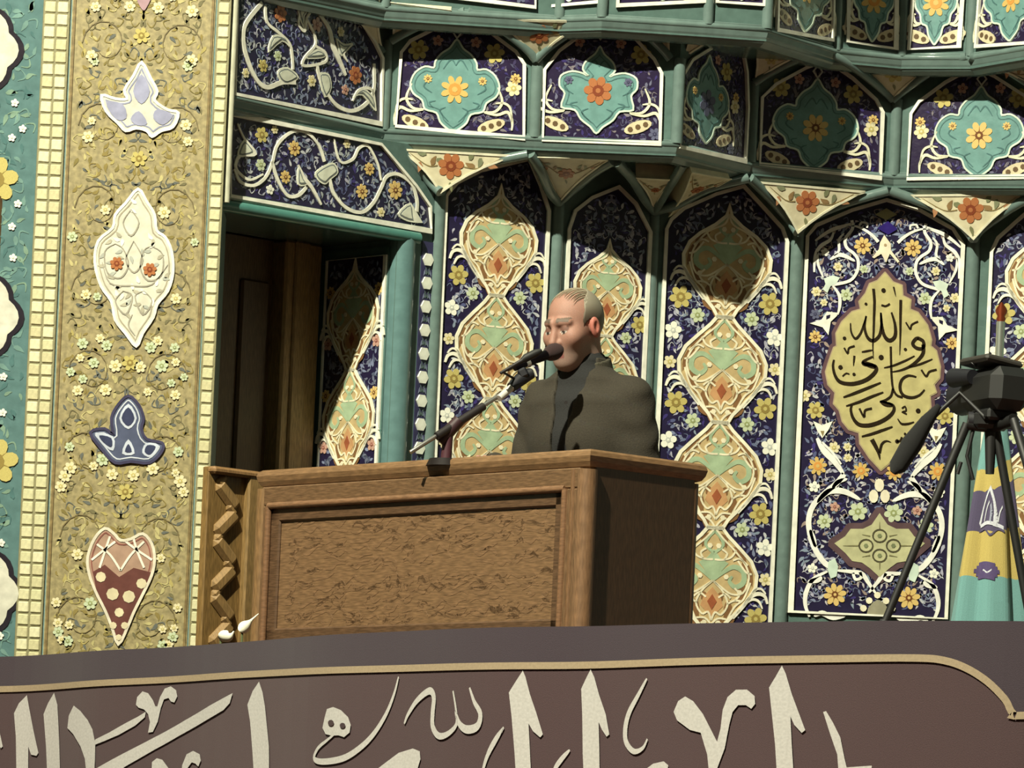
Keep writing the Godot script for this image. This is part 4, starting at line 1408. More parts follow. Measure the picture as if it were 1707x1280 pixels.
# ---------- cream spandrels between the arches ----------
func spandrel(tl: Array, tr: Array, b: Array, back: float, label: String, kind := "orange") -> void:
	var A := W(tl[0], tl[1], tl[2])
	var B := W(tr[0], tr[1], tr[2])
	var C := W(b[0], b[1], b[2])
	var fr := Facet.three(A, B, C)
	var o := thing("spandrel_tile", label, "spandrel", Transform3D(Basis(fr.es, fr.et, fr.n), C))
	var a2 := Vector2((A - C).dot(fr.es), (A - C).dot(fr.et))
	var b2 := Vector2((B - C).dot(fr.es), (B - C).dot(fr.et))
	# slightly hollow sides, as an arch on either side leaves them
	var q := PackedVector2Array([Vector2.ZERO])
	for j in range(1, 5):
		q.append(b2 * (j / 5.0) + Vector2(-b2.y, b2.x).normalized() * 0.012 * sin(PI * j / 5.0))
	q.append(b2)
	q.append(a2)
	for j in range(4, 0, -1):
		q.append(a2 * (j / 5.0) - Vector2(-a2.y, a2.x).normalized() * 0.012 * sin(PI * j / 5.0))
	var i := Ink.new()
	i.fill(q, 0.0, k(216, 206, 168), -back)
	put("ground", i.mesh(M.glaze), o)
	i = Ink.new()
	i.line(q, 0.007, 0.003, k(226, 222, 190), 0, true)
	put("border", i.mesh(M.glaze), o)
	var c := Vector2((a2.x + b2.x) / 2 * 0.62, (a2.y + b2.y) / 2 * 0.66)
	var r := (b2.x - a2.x) * 0.115
	flower(o, kind, c, r, 0.0)
	i = Ink.new()
	for s in [-1.0, 1.0]:
		var e := (b2 if s > 0 else a2)
		var st := PackedVector2Array([c + Vector2(s * r, 0), c + (e - c) * 0.45 + Vector2(0, -r * 0.5), c + (e - c) * 0.8])
		i.line(spl(st, 5), 0.004, 0.0015, k(150, 130, 84), 2)
		for j in 4:
			leaf(i, c + (e - c) * (0.28 + 0.1 * j) + Vector2(0, (-0.4 if j % 2 else 0.25) * r), 0.8 * s + j * 1.7, r * 0.8, r * 0.6, 0.002, [k(124, 130, 92), k(150, 118, 74), k(134, 140, 104), k(184, 128, 84)][j])
	leaf(i, c - Vector2(0, r * 1.2), -1.5, r * 0.8, r * 0.4, 0.002, k(128, 130, 90))
	put("leafy_stems", i.mesh(M.glaze), o, Transform3D(), "stuff")

func build_spandrels() -> void:
	spandrel([666, 249, 19.02], [858, 260, 19.04], [734, 320, 19.06], 0.25, "bright cream spandrel with an orange flower between the doorway panel and first tall arch")
	spandrel([889, 262, 19.05], [1014, 266, 19.06], [931, 337, 19.27], 0.3, "shaded cream spandrel between the first and second tall arches")
	spandrel([1060, 296, 19.2], [1124, 300, 19.22], [1091, 352, 19.42], 0.2, "small dim cream spandrel at the top right of the man's narrow arch")
	spandrel([1153, 287, 19.12], [1217, 299, 19.28], [1116, 360, 19.44], 0.2, "small dim cream spandrel leaning over the left shoulder of the arch behind the desk corner")
	spandrel([1267, 304, 19.38], [1442, 320, 19.47], [1330, 387, 19.46], 0.22, "cream spandrel with an orange flower left of the calligraphy panel's arch")
	spandrel([1518, 326, 19.48], [1712, 324, 19.44], [1623, 398, 19.49], 0.22, "bright cream spandrel with a red flower right of the calligraphy panel's arch")
	spandrel([548, -12, 18.75], [633, -8, 18.85], [637, 86, 19.0], 0.2, "dark cream spandrel at the top of the scroll panel above the doorway", "yellow")
	spandrel([648, 4, 18.88], [752, 18, 18.89], [654, 66, 19.0], 0.12, "cream spandrel at the left shoulder of the golden-flower cell", "gold")
	spandrel([822, 33, 18.92], [982, 36, 18.92], [893, 99, 19.01], 0.12, "cream spandrel with an orange flower between the two lit middle cells")
	spandrel([1031, 34, 18.96], [1126, 28, 18.97], [1116, 98, 19.0], 0.1, "dim cream spandrel at the right shoulder of the bulb-topped medallion cell", "yellow")
	spandrel([1148, 30, 18.98], [1230, 50, 19.08], [1140, 95, 19.06], 0.2, "dim cream spandrel above the narrow shaded cell in the fold", "yellow")
	spandrel([1256, 70, 19.25], [1348, 88, 19.28], [1258, 136, 19.34], 0.12, "dim cream spandrel at the left shoulder of the dull teal medallion cell", "yellow")
	spandrel([1420, 100, 19.36], [1566, 106, 19.36], [1488, 164, 19.47], 0.12, "cream spandrel with a brown flower at the axis between two middle cells", "yellow")
	spandrel([1642, 105, 19.28], [1790, 100, 19.24], [1752, 165, 19.34], 0.12, "lit cream spandrel at the right edge of the middle tier", "gold")

# ---------- teal glazed mouldings ----------
var trim_count := 2
func trim(pts: PackedVector3Array, r: float, label := "", col := TEAL, fillet := true) -> void:
	trim_count += 1
	var i := Ink.new()
	i.tube(pts, [r], col, 12)
	if fillet:
		var up := PackedVector3Array()
		for p in pts:
			up.append(p + Vector3(0, r * 1.15, -0.006))
		i.tube(up, [r * 0.42], col, 8)
	var o := put("trim_%d" % trim_count, i.mesh(M.glaze), self, Transform3D(), "structure")
	o.name = "trim_%d" % trim_count
	if label:
		o.set_meta("label", label)

func build_trims() -> void:
	# upright rolls between the tall panels
	for e in [[734, 320, 19.12, 0.021], [931, 337, 19.3, 0.022], [1091, 352, 19.45, 0.021], [1330, 387, 19.57, 0.024], [1623, 398, 19.57, 0.024]]:
		var t := W(e[0], e[1], e[2])
		trim(PackedVector3Array([Vector3(t.x, FLOOR, t.z), t]), e[3], "upright teal glazed roll between two tall arched panels", TEAL, false)
	# arches of the lower tier: from the roll's top up and forward to the apex
	var arc := func(a: Array, r: float) -> void:
		var p := PackedVector3Array()
		for j in range(0, a.size(), 3):
			p.append(W(a[j], a[j + 1], a[j + 2]))
		var s := PackedVector3Array()
		for j in p.size() - 1:
			for q in 4:
				s.append(p[j].cubic_interpolate(p[j + 1], p[maxi(j - 1, 0)], p[mini(j + 2, p.size() - 1)], q / 4.0))
		s.append(p[-1])
		trim(s, r, "", TEAL, false)
	var ar := 0.017
	arc.call([734, 320, 19.07, 752, 296, 19.1, 800, 274, 19.07, 880, 257, 19.04], ar)
	arc.call([931, 337, 19.28, 916, 318, 19.2, 902, 285, 19.1, 884, 257, 19.04], ar)
	arc.call([931, 337, 19.28, 955, 316, 19.24, 990, 287, 19.15, 1022, 268, 19.07], ar)
	arc.call([1091, 352, 19.43, 1074, 330, 19.35, 1055, 300, 19.22, 1028, 270, 19.07], ar)
	arc.call([1091, 352, 19.43, 1108, 322, 19.32, 1124, 298, 19.22, 1140, 272, 19.12], ar)
	arc.call([1091, 352, 19.43, 1130, 340, 19.38, 1180, 314, 19.32, 1246, 297, 19.34], ar)
	arc.call([1330, 387, 19.47, 1314, 364, 19.5, 1284, 330, 19.43, 1250, 297, 19.35], ar)
	arc.call([1330, 387, 19.47, 1350, 364, 19.54, 1410, 338, 19.5, 1480, 318, 19.49], ar)
	arc.call([1623, 398, 19.5, 1600, 372, 19.54, 1548, 342, 19.5, 1484, 318, 19.49], ar)
	arc.call([1623, 398, 19.5, 1640, 378, 19.52, 1700, 338, 19.45, 1745, 322, 19.42], ar)
	arc.call([734, 320, 19.06, 716, 302, 19.08, 690, 272, 19.05, 658, 243, 19.02], ar)
	# arches of the middle tier
	ar = 0.015
	arc.call([652, 68, 18.99, 680, 52, 18.97, 725, 32, 18.94, 775, 19, 18.91], ar)
	arc.call([893, 100, 19.01, 876, 80, 18.99, 832, 46, 18.95, 779, 19, 18.91], ar)
	arc.call([893, 100, 19.01, 918, 76, 18.99, 965, 46, 18.96, 1018, 30, 18.94], ar)
	arc.call([1117, 98, 19.0, 1102, 80, 18.99, 1066, 48, 18.97, 1022, 30, 18.95], ar)
	arc.call([1140, 96, 19.06, 1165, 74, 19.1, 1200, 58, 19.1, 1240, 48, 19.14], ar)
	arc.call([1257, 138, 19.34, 1285, 120, 19.33, 1330, 98, 19.3, 1374, 86, 19.28], ar)
	arc.call([1488, 166, 19.48, 1472, 150, 19.45, 1424, 112, 19.34, 1378, 86, 19.28], ar)
	arc.call([1488, 166, 19.48, 1510, 148, 19.45, 1560, 114, 19.36, 1612, 94, 19.3], ar)
	arc.call([1752, 166, 19.34, 1730, 150, 19.33, 1670, 112, 19.3, 1616, 94, 19.28], ar)
	arc.call([637, 88, 19.0, 612, 50, 18.96, 575, 10, 18.9, 540, -30, 18.85], ar)
	# upright rolls of the middle tier
	for j in range(1, 6):
		var top: float = [0, 68, 100, 97, 137, 166][j]
		var px: float = [0, 652, 893, 1117, 1257, 1488][j]
		var t := W(px, top, T2[j][1])
		trim(PackedVector3Array([Vector3(T2[j][0], Y1 + 0.04, -T2[j][1]), Vector3(T2[j][0], t.y, -T2[j][1])]), 0.02, "", TEAL, false)
	# upright rolls of the upper tier
	for j in range(1, 9):
		trim(PackedVector3Array([Vector3(T3[j][0], Y2 + 0.04, -T3[j][1]), Vector3(T3[j][0], Y3, -T3[j][1])]), 0.018, "", TEAL, false)
	# level bands under each tier
	for e in [[T2, Y1, 0.023], [T3, Y2, 0.021]]:
		var p := PackedVector3Array()
		for q in e[0]:
			p.append(Vector3(q[0], e[1] + 0.036, -q[1] + 0.004))
		trim(p, 0.011, "level teal glazed moulding under a tier of arched cells")
		# its hollow underside, turned down and back
		var i := Ink.new()
		var prof := [[0.008, 0.032], [0.0, 0.012], [-0.012, -0.006], [-0.03, -0.018], [-0.06, -0.018], [-0.06, 0.032]]
		var outs := []
		for j in p.size():
			var d := (p[mini(j + 1, p.size() - 1)] - p[maxi(j - 1, 0)])
			outs.append(Vector3(-d.z, 0, d.x).normalized())
		for j in p.size() - 1:
			for q in prof.size() - 1:
				var f := func(m: int, r: Array) -> Vector3: return Vector3(p[m].x, e[1] + r[1], p[m].z) + outs[m] * r[0]
				i.quadn(f.call(j, prof[q]), f.call(j + 1, prof[q]), f.call(j + 1, prof[q + 1]), f.call(j, prof[q + 1]), TEAL.srgb_to_linear(), outs[j] * (1.0 if q < 3 else -0.2) + Vector3(0, -0.8 if q > 0 else 0.0, 0))
		trim_count += 1
		var o := put("trim_%d" % trim_count, i.mesh(M.glaze), self, Transform3D(), "structure")
		o.name = "trim_%d" % trim_count
	# edge of the doorway opening along the pier
	trim(PackedVector3Array([Vector3(-0.93, 4.2, -18.44), Vector3(-0.93, 5.3, -18.44)]), 0.012, "", k(196, 196, 168), false)

# ---------- the tribune desk ----------
func build_desk() -> void:
	var zk := 17.05
	var K := W(985, 748, zk)
	var L := W(437, 783, 18.17)
	var R := W(1173, 773, 17.35)
	var dF := Vector3(L.x - K.x, 0, L.z - K.z)
	var lf := dF.length()
	var ex := -dF.normalized()             # along the front, left to right
	var ez := Vector3(-ex.z, 0, ex.x)      # out of the front
	if ez.z < 0:
		ez = -ez
	var dp := (Vector3(R.x - K.x, 0, R.z - K.z)).length()
	var h := K.y - FLOOR
	var o := thing("tribune_desk", "large brown wooden tribune desk with a carved front panel, the man standing behind it", "desk", Transform3D(Basis(ex, Vector3.UP, ez), Vector3(K.x, FLOOR, K.z) - ex * lf * 0.5))
	var hw := lf / 2
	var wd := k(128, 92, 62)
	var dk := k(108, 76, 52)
	var i := Ink.new()
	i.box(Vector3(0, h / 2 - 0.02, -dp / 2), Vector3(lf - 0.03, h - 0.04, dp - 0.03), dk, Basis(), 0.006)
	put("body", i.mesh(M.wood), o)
	i = Ink.new()
	i.box(Vector3(hw - 0.008, h / 2 - 0.02, -dp / 2), Vector3(0.014, h - 0.05, dp - 0.05), k(74, 52, 30), Basis(), 0.003)  # darker brown holds the shade of the side turned from the light
	put("shaded_side_panel", i.mesh(M.wood_upright), o)
	# the top: a slab with a rounded nose
	i = Ink.new()
	var prof := [[0.0, -0.055], [0.012, -0.05], [0.02, -0.036], [0.024, -0.02], [0.02, -0.007], [0.01, 0.0]]
	for q in prof.size() - 1:
		var a: Array = prof[q]
		var b: Array = prof[q + 1]
		var ca := []
		var cb := []
		for e in [[-1, 0], [1, 0], [1, -1], [-1, -1]]:
			var sx: float = e[0]
			var zz: float = 0.0 if e[1] == 0 else -dp
			var sz := 1.0 if e[1] == 0 else -1.0
			ca.append(Vector3(sx * (hw - 0.012 + a[0]), h + a[1], zz + sz * (a[0] - 0.012)))
			cb.append(Vector3(sx * (hw - 0.012 + b[0]), h + b[1], zz + sz * (b[0] - 0.012)))
		for e in 4:
			i.quadn(ca[e], ca[(e + 1) % 4], cb[(e + 1) % 4], cb[e], k(150, 110, 70).srgb_to_linear(), [Vector3(0, 0, 1), Vector3(1, 0, 0), Vector3(0, 0, -1), Vector3(-1, 0, 0)][e] + Vector3(0, 0.4, 0))
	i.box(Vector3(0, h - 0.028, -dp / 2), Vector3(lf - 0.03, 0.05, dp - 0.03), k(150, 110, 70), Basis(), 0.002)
	put("top", i.mesh(M.wood), o)
	# frame of the front: stiles, rails, a bead round the carved panel
	var x0 := -hw + 0.06
	var x1 := hw - 0.085
	var y1 := h - 0.115
	var y0 := h - 0.545
	i = Ink.new()
	i.box(Vector3(0, h - 0.085, 0.006), Vector3(lf - 0.05, 0.06, 0.024), wd, Basis(), 0.004)
	i.box(Vector3(0, y0 - 0.06, 0.006), Vector3(lf - 0.05, 0.12, 0.024), wd, Basis(), 0.004)
	put("rail", i.mesh(M.wood), o)
	i = Ink.new()
	i.box(Vector3(x0 - 0.02, (y0 + y1) / 2, 0.006), Vector3(0.045, y1 - y0, 0.024), wd, Basis(), 0.004)
	put("stile", i.mesh(M.wood_upright), o)
	i = Ink.new()
	i.box(Vector3(x1 + 0.028, (y0 + y1) / 2, 0.006), Vector3(0.06, y1 - y0, 0.024), wd, Basis(), 0.004)
	put("stile", i.mesh(M.wood_upright), o)
	i = Ink.new()
	var beads := [[x0, y0, x1, y0], [x1, y0, x1, y1], [x1, y1, x0, y1], [x0, y1, x0, y0]]
	for e in beads:
		i.tube(PackedVector3Array([Vector3(e[0], e[1], 0.016), Vector3(e[2], e[3], 0.016)]), [0.011], k(146, 102, 68), 8)
	put("bead", i.mesh(M.wood), o)
	i = Ink.new()
	var m := 0.045
	for e in [[x0 + m * 0.6, y0 + m * 0.6, x1 - m * 0.6, y0 + m * 0.6], [x1 - m * 0.6, y0 + m * 0.6, x1 - m * 0.6, y1 - m * 0.6], [x1 - m * 0.6, y1 - m * 0.6, x0 + m * 0.6, y1 - m * 0.6], [x0 + m * 0.6, y1 - m * 0.6, x0 + m * 0.6, y0 + m * 0.6]]:
		var a := Vector3(e[0], e[1], 0.004)
		var b := Vector3(e[2], e[3], 0.004)
		i.box((a + b) / 2, Vector3(absf(b.x - a.x) + 0.045, absf(b.y - a.y) + 0.045, 0.012), dk, Basis(), 0.005)
	put("inner_frame", i.mesh(M.wood), o)
	i = Ink.new()
	i.box(Vector3((x0 + x1) / 2, (y0 + y1) / 2, -0.006), Vector3(x1 - x0 - 0.06, y1 - y0 - 0.06, 0.014), k(142, 104, 70), Basis(), 0.004)
	var carved := put("carved_panel", i.mesh(M.wood), o)
	# worn low relief, two lines of it
	var rng := RandomNumberGenerator.new()
	rng.seed = 31
	i = Ink.new()
	var cc := k(144, 106, 72)
	for row in 2:
		var x := x0 + 0.09
		while x < x1 - 0.1:
			var cy := lerpf(y1, y0, 0.3 + 0.4 * row)
			var w := rng.randf_range(0.04, 0.1)
			for q in 9:
				var p := PackedVector2Array()
				var oy := cy + rng.randf_range(-0.075, 0.075)
				for s in 4:
					p.append(Vector2(x + w * (s / 3.0) + rng.randf_range(-0.01, 0.01), oy + rng.randf_range(-0.013, 0.013)))
				i.line(spl(p, 4), rng.randf_range(0.007, 0.014), 0.0018, cc, 3, false, 0.0)
			x += w + rng.randf_range(0.0, 0.02)
	put("relief", i.mesh(M.wood), carved, Transform3D(), "stuff")
	# the rounded corner post
	i = Ink.new()
	i.tube(PackedVector3Array([Vector3(hw - 0.008, 0.02, 0.0), Vector3(hw - 0.008, h - 0.06, 0.0)]), [0.03], k(146, 106, 70), 14)
	i.tube(PackedVector3Array([Vector3(hw - 0.052, 0.02, 0.014), Vector3(hw - 0.052, h - 0.06, 0.014)]), [0.009], k(140, 98, 62), 8)
	put("corner_post", i.mesh(M.wood_upright), o)
	i = Ink.new()
	i.tube(PackedVector3Array([Vector3(hw - 0.02, 0.02, -dp + 0.02), Vector3(hw - 0.02, h - 0.06, -dp + 0.02)]), [0.02], dk, 12)
	put("corner_post", i.mesh(M.wood_upright), o)
	i = Ink.new()
	i.tube(PackedVector3Array([Vector3(-hw + 0.02, 0.02, -0.0), Vector3(-hw + 0.02, h - 0.06, -0.0)]), [0.026], k(150, 110, 66), 12)
	put("corner_post", i.mesh(M.wood_upright), o)

# ---------- the banner along the stage's edge ----------
const BAN_Y := 2.72
var ban_plan := PackedVector2Array()   # (x, z) of the banner's top edge
func build_banner() -> void:
	for e in [[-160, 578], [0, 597], [170, 615], [340, 632], [520, 655], [700, 673], [850, 685], [1000, 694], [1200, 708], [1350, 717], [1500, 725], [1707, 734], [1900, 738], [2200, 741], [2600, 743]]:
		var z: float = (BAN_Y - EYE) * F / e[1]
		if e[0] < 0:
			z = 18.36
		var d := Facet.ray(e[0], 1060)
		ban_plan.append(Vector2(d.x * z, z))
	ban_plan = spl(ban_plan, 6)
	var o := thing("banner", "long dark maroon banner with white calligraphy and a gold line along the stage edge", "banner", Transform3D(Basis(), Vector3(ban_plan[40].x, 1.5, -ban_plan[40].y)))
	var off := -o.position
	var tr := Transform3D(Basis(), off)
	var acc := PackedFloat32Array([0.0])
	for j in range(1, ban_plan.size()):
		acc.append(acc[j - 1] + ban_plan[j].distance_to(ban_plan[j - 1]))
	var total := acc[-1]
	# place on the banner: a = metres along it, y = height, d = metres proud of it
	var at := func(a: float, y: float, d: float) -> Vector3:
		a = clampf(a, 0.0, total - 0.0001)
		var j := 0
		while j < acc.size() - 2 and acc[j + 1] < a:
			j += 1
		var t := (a - acc[j]) / (acc[j + 1] - acc[j])
		var p := ban_plan[j].lerp(ban_plan[j + 1], t)
		var dir := (ban_plan[j + 1] - ban_plan[j]).normalized()
		# slack folds, strongest towards the right end and the foot
		var fold := 0.004 * sin(a * 9.0 + y * 2.0) + 0.012 * smoothstep(total - 1.2, total - 0.3, a) * sin(a * 38.0 + 3.0 * y) * smoothstep(2.7, 2.35, y)
		var q := d + fold
		return Vector3(p.x + dir.y * q, y, -p.y + dir.x * q)
	# pixel to place on the banner
	var on := func(x: float, y: float) -> Vector2:
		var d := Facet.ray(x, y)
		var a0 := 0.0
		for j in ban_plan.size() - 1:
			var p := ban_plan[j]
			var q := ban_plan[j + 1]
			# ray in plan: (d.x * z, z)
			var f0 := p.x - d.x * p.y
			var f1 := q.x - d.x * q.y
			if f0 * f1 <= 0.0 and f0 != f1:
				var t := f0 / (f0 - f1)
				return Vector2(lerpf(acc[j], acc[j + 1], t), EYE + d.y * lerpf(p.y, q.y, t))
		return Vector2(a0, 0)
	var body := Ink.new()
	var nx := 320
	var edge_col := k(60, 47, 58)
	var in_col := k(74, 51, 55)
	# the gold line's height along the banner, from the photograph
	var gold_px := [[-40, 1146], [0, 1149], [200, 1137], [400, 1125], [600, 1116], [850, 1110], [1000, 1108], [1250, 1100], [1400, 1098], [1530, 1097], [1575, 1101], [1610, 1113], [1645, 1135], [1675, 1165], [1690, 1190], [1720, 1192], [2100, 1188], [2560, 1180]]
	var gp := PackedVector2Array()
	for e in gold_px:
		gp.append(on.call(e[0], e[1]))
	gp = spl(gp, 4)
	var yline := func(a: float) -> float:
		for j in gp.size() - 1:
			if a >= gp[j].x and a <= gp[j + 1].x:
				return lerpf(gp[j].y, gp[j + 1].y, (a - gp[j].x) / maxf(1e-6, gp[j + 1].x - gp[j].x))
		return gp[0].y if a < gp[0].x else gp[-1].y
	for side in [0.0, -0.003]:
		for j in nx:
			var a := total * j / nx
			var b := total * (j + 1) / nx
			var rows := []
			for s in [a, b]:
				var yl: float = yline.call(s)
				rows.append([BAN_Y, lerpf(BAN_Y, yl, 0.5), yl, lerpf(yl, 1.5, 0.25), lerpf(yl, 1.5, 0.5), 1.5])
			for r in 5:
				var col := edge_col if r < 2 else in_col
				body.quadn(at.call(a, rows[0][r], side), at.call(b, rows[1][r], side), at.call(b, rows[1][r + 1], side), at.call(a, rows[0][r + 1], side), col.srgb_to_linear(), Vector3(-0.7, 0, 0.7) * (1.0 if side == 0.0 else -1.0))
	put("cloth", body.mesh(M.cloth), o, tr)
	var paint := func(p: PackedVector2Array, col: Color, called: String, d := 0.004) -> void:
		# a flat shape printed on the cloth: cut into slices that follow its curve
		var i := Ink.new()
		var lo := 1e9
		var hi := -1e9
		for q in p:
			lo = minf(lo, q.x)
			hi = maxf(hi, q.x)
		var x := lo
		while x < hi:
			var sl := PackedVector2Array([Vector2(x, 0), Vector2(x + 0.03, 0), Vector2(x + 0.03, 5), Vector2(x, 5)])
			for piece in Geometry2D.intersect_polygons(p, sl):
				var idx := Geometry2D.triangulate_polygon(piece)
				for t in range(0, idx.size(), 3):
					var A: Vector3 = at.call(piece[idx[t]].x, piece[idx[t]].y, d)
					var B: Vector3 = at.call(piece[idx[t + 1]].x, piece[idx[t + 1]].y, d)
					var C: Vector3 = at.call(piece[idx[t + 2]].x, piece[idx[t + 2]].y, d)
					var nor := (B - A).cross(C - A).normalized()
					if nor.z < 0:
						nor = -nor
					i.tri(A, B, C, nor, col.srgb_to_linear())
			x += 0.03
		if i.v.size():
			put(called, i.mesh(M.print), o, tr)
	# the gold line
	var band := PackedVector2Array()
	for q in gp:
		band.append(q + Vector2(0, 0.009))
	for j in range(gp.size() - 1, -1, -1):
		band.append(gp[j] - Vector2(0, 0.009))
	# where it turns down it keeps its width across
	for j in gp.size():
		var d := (gp[mini(j + 1, gp.size() - 1)] - gp[maxi(j - 1, 0)]).normalized()
		var nn := Vector2(-d.y, d.x) * 0.0095
		band[j] = gp[j] + nn
		band[2 * gp.size() - 1 - j] = gp[j] - nn
	paint.call(band, k(164, 142, 110), "gold_line")
	var white := k(190, 186, 182)
	var P := func(a: Array, ox: float, oy: float, kk: float) -> PackedVector2Array:
		var r := PackedVector2Array()
		for j in range(0, a.size(), 2):
			r.append(on.call(ox + a[j] * kk, oy + a[j + 1] * kk))
		return r
	var z := 440.0 / 1707.0
	var z7 := 607.0 / 1707.0
	# solid strokes (outlines): [outline, x, y, scale]
	for e in [
		[[-40, 380, 0, 420, 30, 560, 18, 572, -40, 470], 0, 1100, z],
		[[100, 345, 130, 280, 178, 228, 196, 330, 222, 470, 250, 600, 238, 620, 205, 612, 188, 560, 188, 850, 118, 850, 112, 500], 0, 1100, z],
		[[282, 350, 310, 280, 350, 212, 372, 290, 378, 400, 385, 560, 392, 850, 310, 850, 298, 560], 0, 1100, z],
		[[440, 440, 450, 360, 484, 295, 530, 330, 580, 390, 612, 450, 630, 540, 628, 640, 616, 850, 582, 850, 560, 640, 530, 560, 480, 480], 0, 1100, z],
		[[620, 552, 630, 515, 720, 470, 820, 410, 900, 365, 945, 335, 940, 370, 880, 425, 780, 485, 690, 525], 0, 1100, z],
		[[885, 290, 892, 240, 925, 203, 960, 215, 990, 260, 1005, 300, 1018, 300, 1035, 240, 1065, 185, 1105, 170, 1140, 195, 1148, 235, 1128, 275, 1105, 268, 1090, 245, 1060, 255, 1040, 310, 1020, 400, 990, 465, 960, 470, 972, 400, 960, 350, 935, 320, 900, 308], 0, 1100, z],
		[[480, 850, 640, 700, 800, 610, 1000, 500, 1200, 390, 1380, 290, 1518, 215, 1500, 280, 1460, 325, 1320, 405, 1160, 490, 1000, 580, 820, 690, 640, 830, 560, 860], 0, 1100, z],
		[[980, 850, 985, 660, 1015, 635, 1050, 645, 1090, 700, 1110, 850], 0, 1100, z],
		[[1165, 850, 1180, 680, 1210, 610, 1255, 588, 1300, 610, 1308, 650, 1290, 690, 1270, 670, 1245, 662, 1215, 700, 1200, 850], 0, 1100, z],
		[[1608, 290, 1640, 200, 1678, 140, 1700, 210, 1715, 300, 1740, 560, 1742, 850, 1655, 850, 1640, 600, 1625, 400], 0, 1100, z],
		[[800, 720, 860, 670, 950, 600, 1040, 572, 1085, 590, 1090, 640, 1060, 740, 800, 760], 420, 1100, z],
		[[198, 250, 240, 180, 285, 108, 302, 150, 330, 260, 370, 380, 412, 520, 395, 540, 350, 500, 322, 450, 330, 600, 345, 900, 250, 900, 235, 640, 215, 400], 800, 1090, z],
		[[655, 225, 690, 150, 716, 100, 740, 150, 770, 260, 815, 390, 838, 520, 820, 535, 790, 490, 768, 440, 772, 600, 776, 900, 676, 900, 665, 640, 662, 400], 800, 1090, z],
		[[74, 300, 95, 250, 128, 228, 165, 250, 210, 310, 245, 380, 275, 440, 290, 380, 300, 290, 322, 230, 360, 196, 410, 195, 445, 225, 448, 262, 430, 285, 405, 268, 370, 268, 345, 300, 330, 360, 310, 470, 270, 580, 262, 640, 244, 640, 230, 500, 200, 398, 150, 385, 90, 340], 1100, 1080, z7],
		[[512, 185, 545, 130, 572, 82, 590, 120, 620, 220, 650, 300, 682, 385, 665, 398, 630, 360, 612, 320, 618, 450, 630, 640, 552, 640, 540, 450, 522, 280], 1100, 1080, z7],
		[[768, 300, 782, 296, 815, 350, 850, 420, 870, 520, 880, 560, 1000, 552, 990, 640, 845, 640, 835, 500, 800, 400], 1100, 1080, z7],
		[[1060, 760, 1130, 710, 1200, 695, 1230, 720, 1220, 800, 1060, 800], 800, 1090, z],
	]:
		paint.call(P.call(e[0], e[1], e[2], e[3]), white, "letter")
	# brush lines: [points, width px in zoom, taper, x, y, scale]
	for e in [
		[[948, 108, 920, 220, 870, 350, 800, 470, 720, 560, 620, 630, 520, 655, 440, 655, 412, 630, 440, 570, 500, 520, 560, 470], 44, 3, 420, 1100, z],
		[[985, 412, 1010, 350, 1070, 260, 1150, 200, 1180, 240, 1172, 340, 1172, 430, 1210, 490, 1270, 480, 1330, 420, 1330, 330, 1310, 200], 50, 3, 420, 1100, z],
		[[1325, 330, 1350, 410, 1400, 450, 1470, 430, 1490, 350, 1450, 270, 1420, 180], 54, 3, 420, 1100, z],
		[[1640, 435, 1590, 520, 1540, 610, 1510, 700, 1490, 800], 38, 3, 420, 1100, z],
		[[165, 478, 110, 560, 60, 660, 30, 760], 40, 3, 800, 1090, z],
		[[582, 620, 530, 680, 490, 740, 470, 800], 38, 3, 800, 1090, z],
		[[1090, 160, 1030, 270, 970, 380, 945, 480, 950, 570, 1000, 630, 1060, 610, 1092, 550], 46, 3, 800, 1090, z],
	]:
		var c: PackedVector2Array = spl(P.call(e[0], e[3], e[4], e[5]), 5)
		var a := PackedVector2Array()
		var b := PackedVector2Array()
		var w: float = e[1] * e[5] * 0.00085
		for j in c.size():
			var d := (c[mini(j + 1, c.size() - 1)] - c[maxi(j - 1, 0)]).normalized()
			var t := float(j) / (c.size() - 1)
			var ww := w * (0.3 + 0.7 * sin(PI * pow(t, 0.8)))
			a.append(c[j] + Vector2(-d.y * 0.8, d.x) * ww)
			b.append(c[j] - Vector2(-d.y * 0.8, d.x) * ww)
		b.reverse()
		a.append_array(b)
		var parts := Geometry2D.merge_polygons(a, PackedVector2Array())
		paint.call(parts[0] if parts.size() else a, white, "letter")
	# the round letter with two holes
	var hd: PackedVector2Array = P.call([470, 440, 485, 370, 500, 318, 540, 305, 590, 325, 635, 370, 652, 420, 645, 470, 610, 500, 575, 488, 530, 490, 490, 480], 420, 1100, z)
	paint.call(hd, white, "letter")
	for e in [[530, 408, 20], [605, 425, 18]]:
		var q := []
		for j in 9:
			q.append_array([e[0] + cos(TAU * j / 9) * e[2], e[1] + sin(TAU * j / 9) * e[2]])
		paint.call(P.call(q, 420, 1100, z), k(70, 50, 54), "letter_hole", 0.0065)
	# the rail it is hung on
	var rl := thing("railing", "dark metal rail behind the banner that carries it along the stage edge", "railing", Transform3D(Basis(), Vector3(ban_plan[40].x, FLOOR, -ban_plan[40].y - 0.05)))
	var i := Ink.new()
	var pts := PackedVector3Array()
	for j in range(8, ban_plan.size(), 3):
		pts.append(at.call(acc[j], BAN_Y - 0.03, -0.04) - rl.position)
	i.tube(pts, [0.018], k(60, 55, 58), 8)
	put("rail", i.mesh(M.metal), rl)
	for j in range(12, ban_plan.size() - 4, 14):
		i = Ink.new()
		var p: Vector3 = at.call(acc[j], BAN_Y - 0.03, -0.04) - rl.position
		i.tube(PackedVector3Array([Vector3(p.x, -0.02, p.z), p]), [0.015], k(60, 55, 58), 8)
		put("post", i.mesh(M.metal), rl)

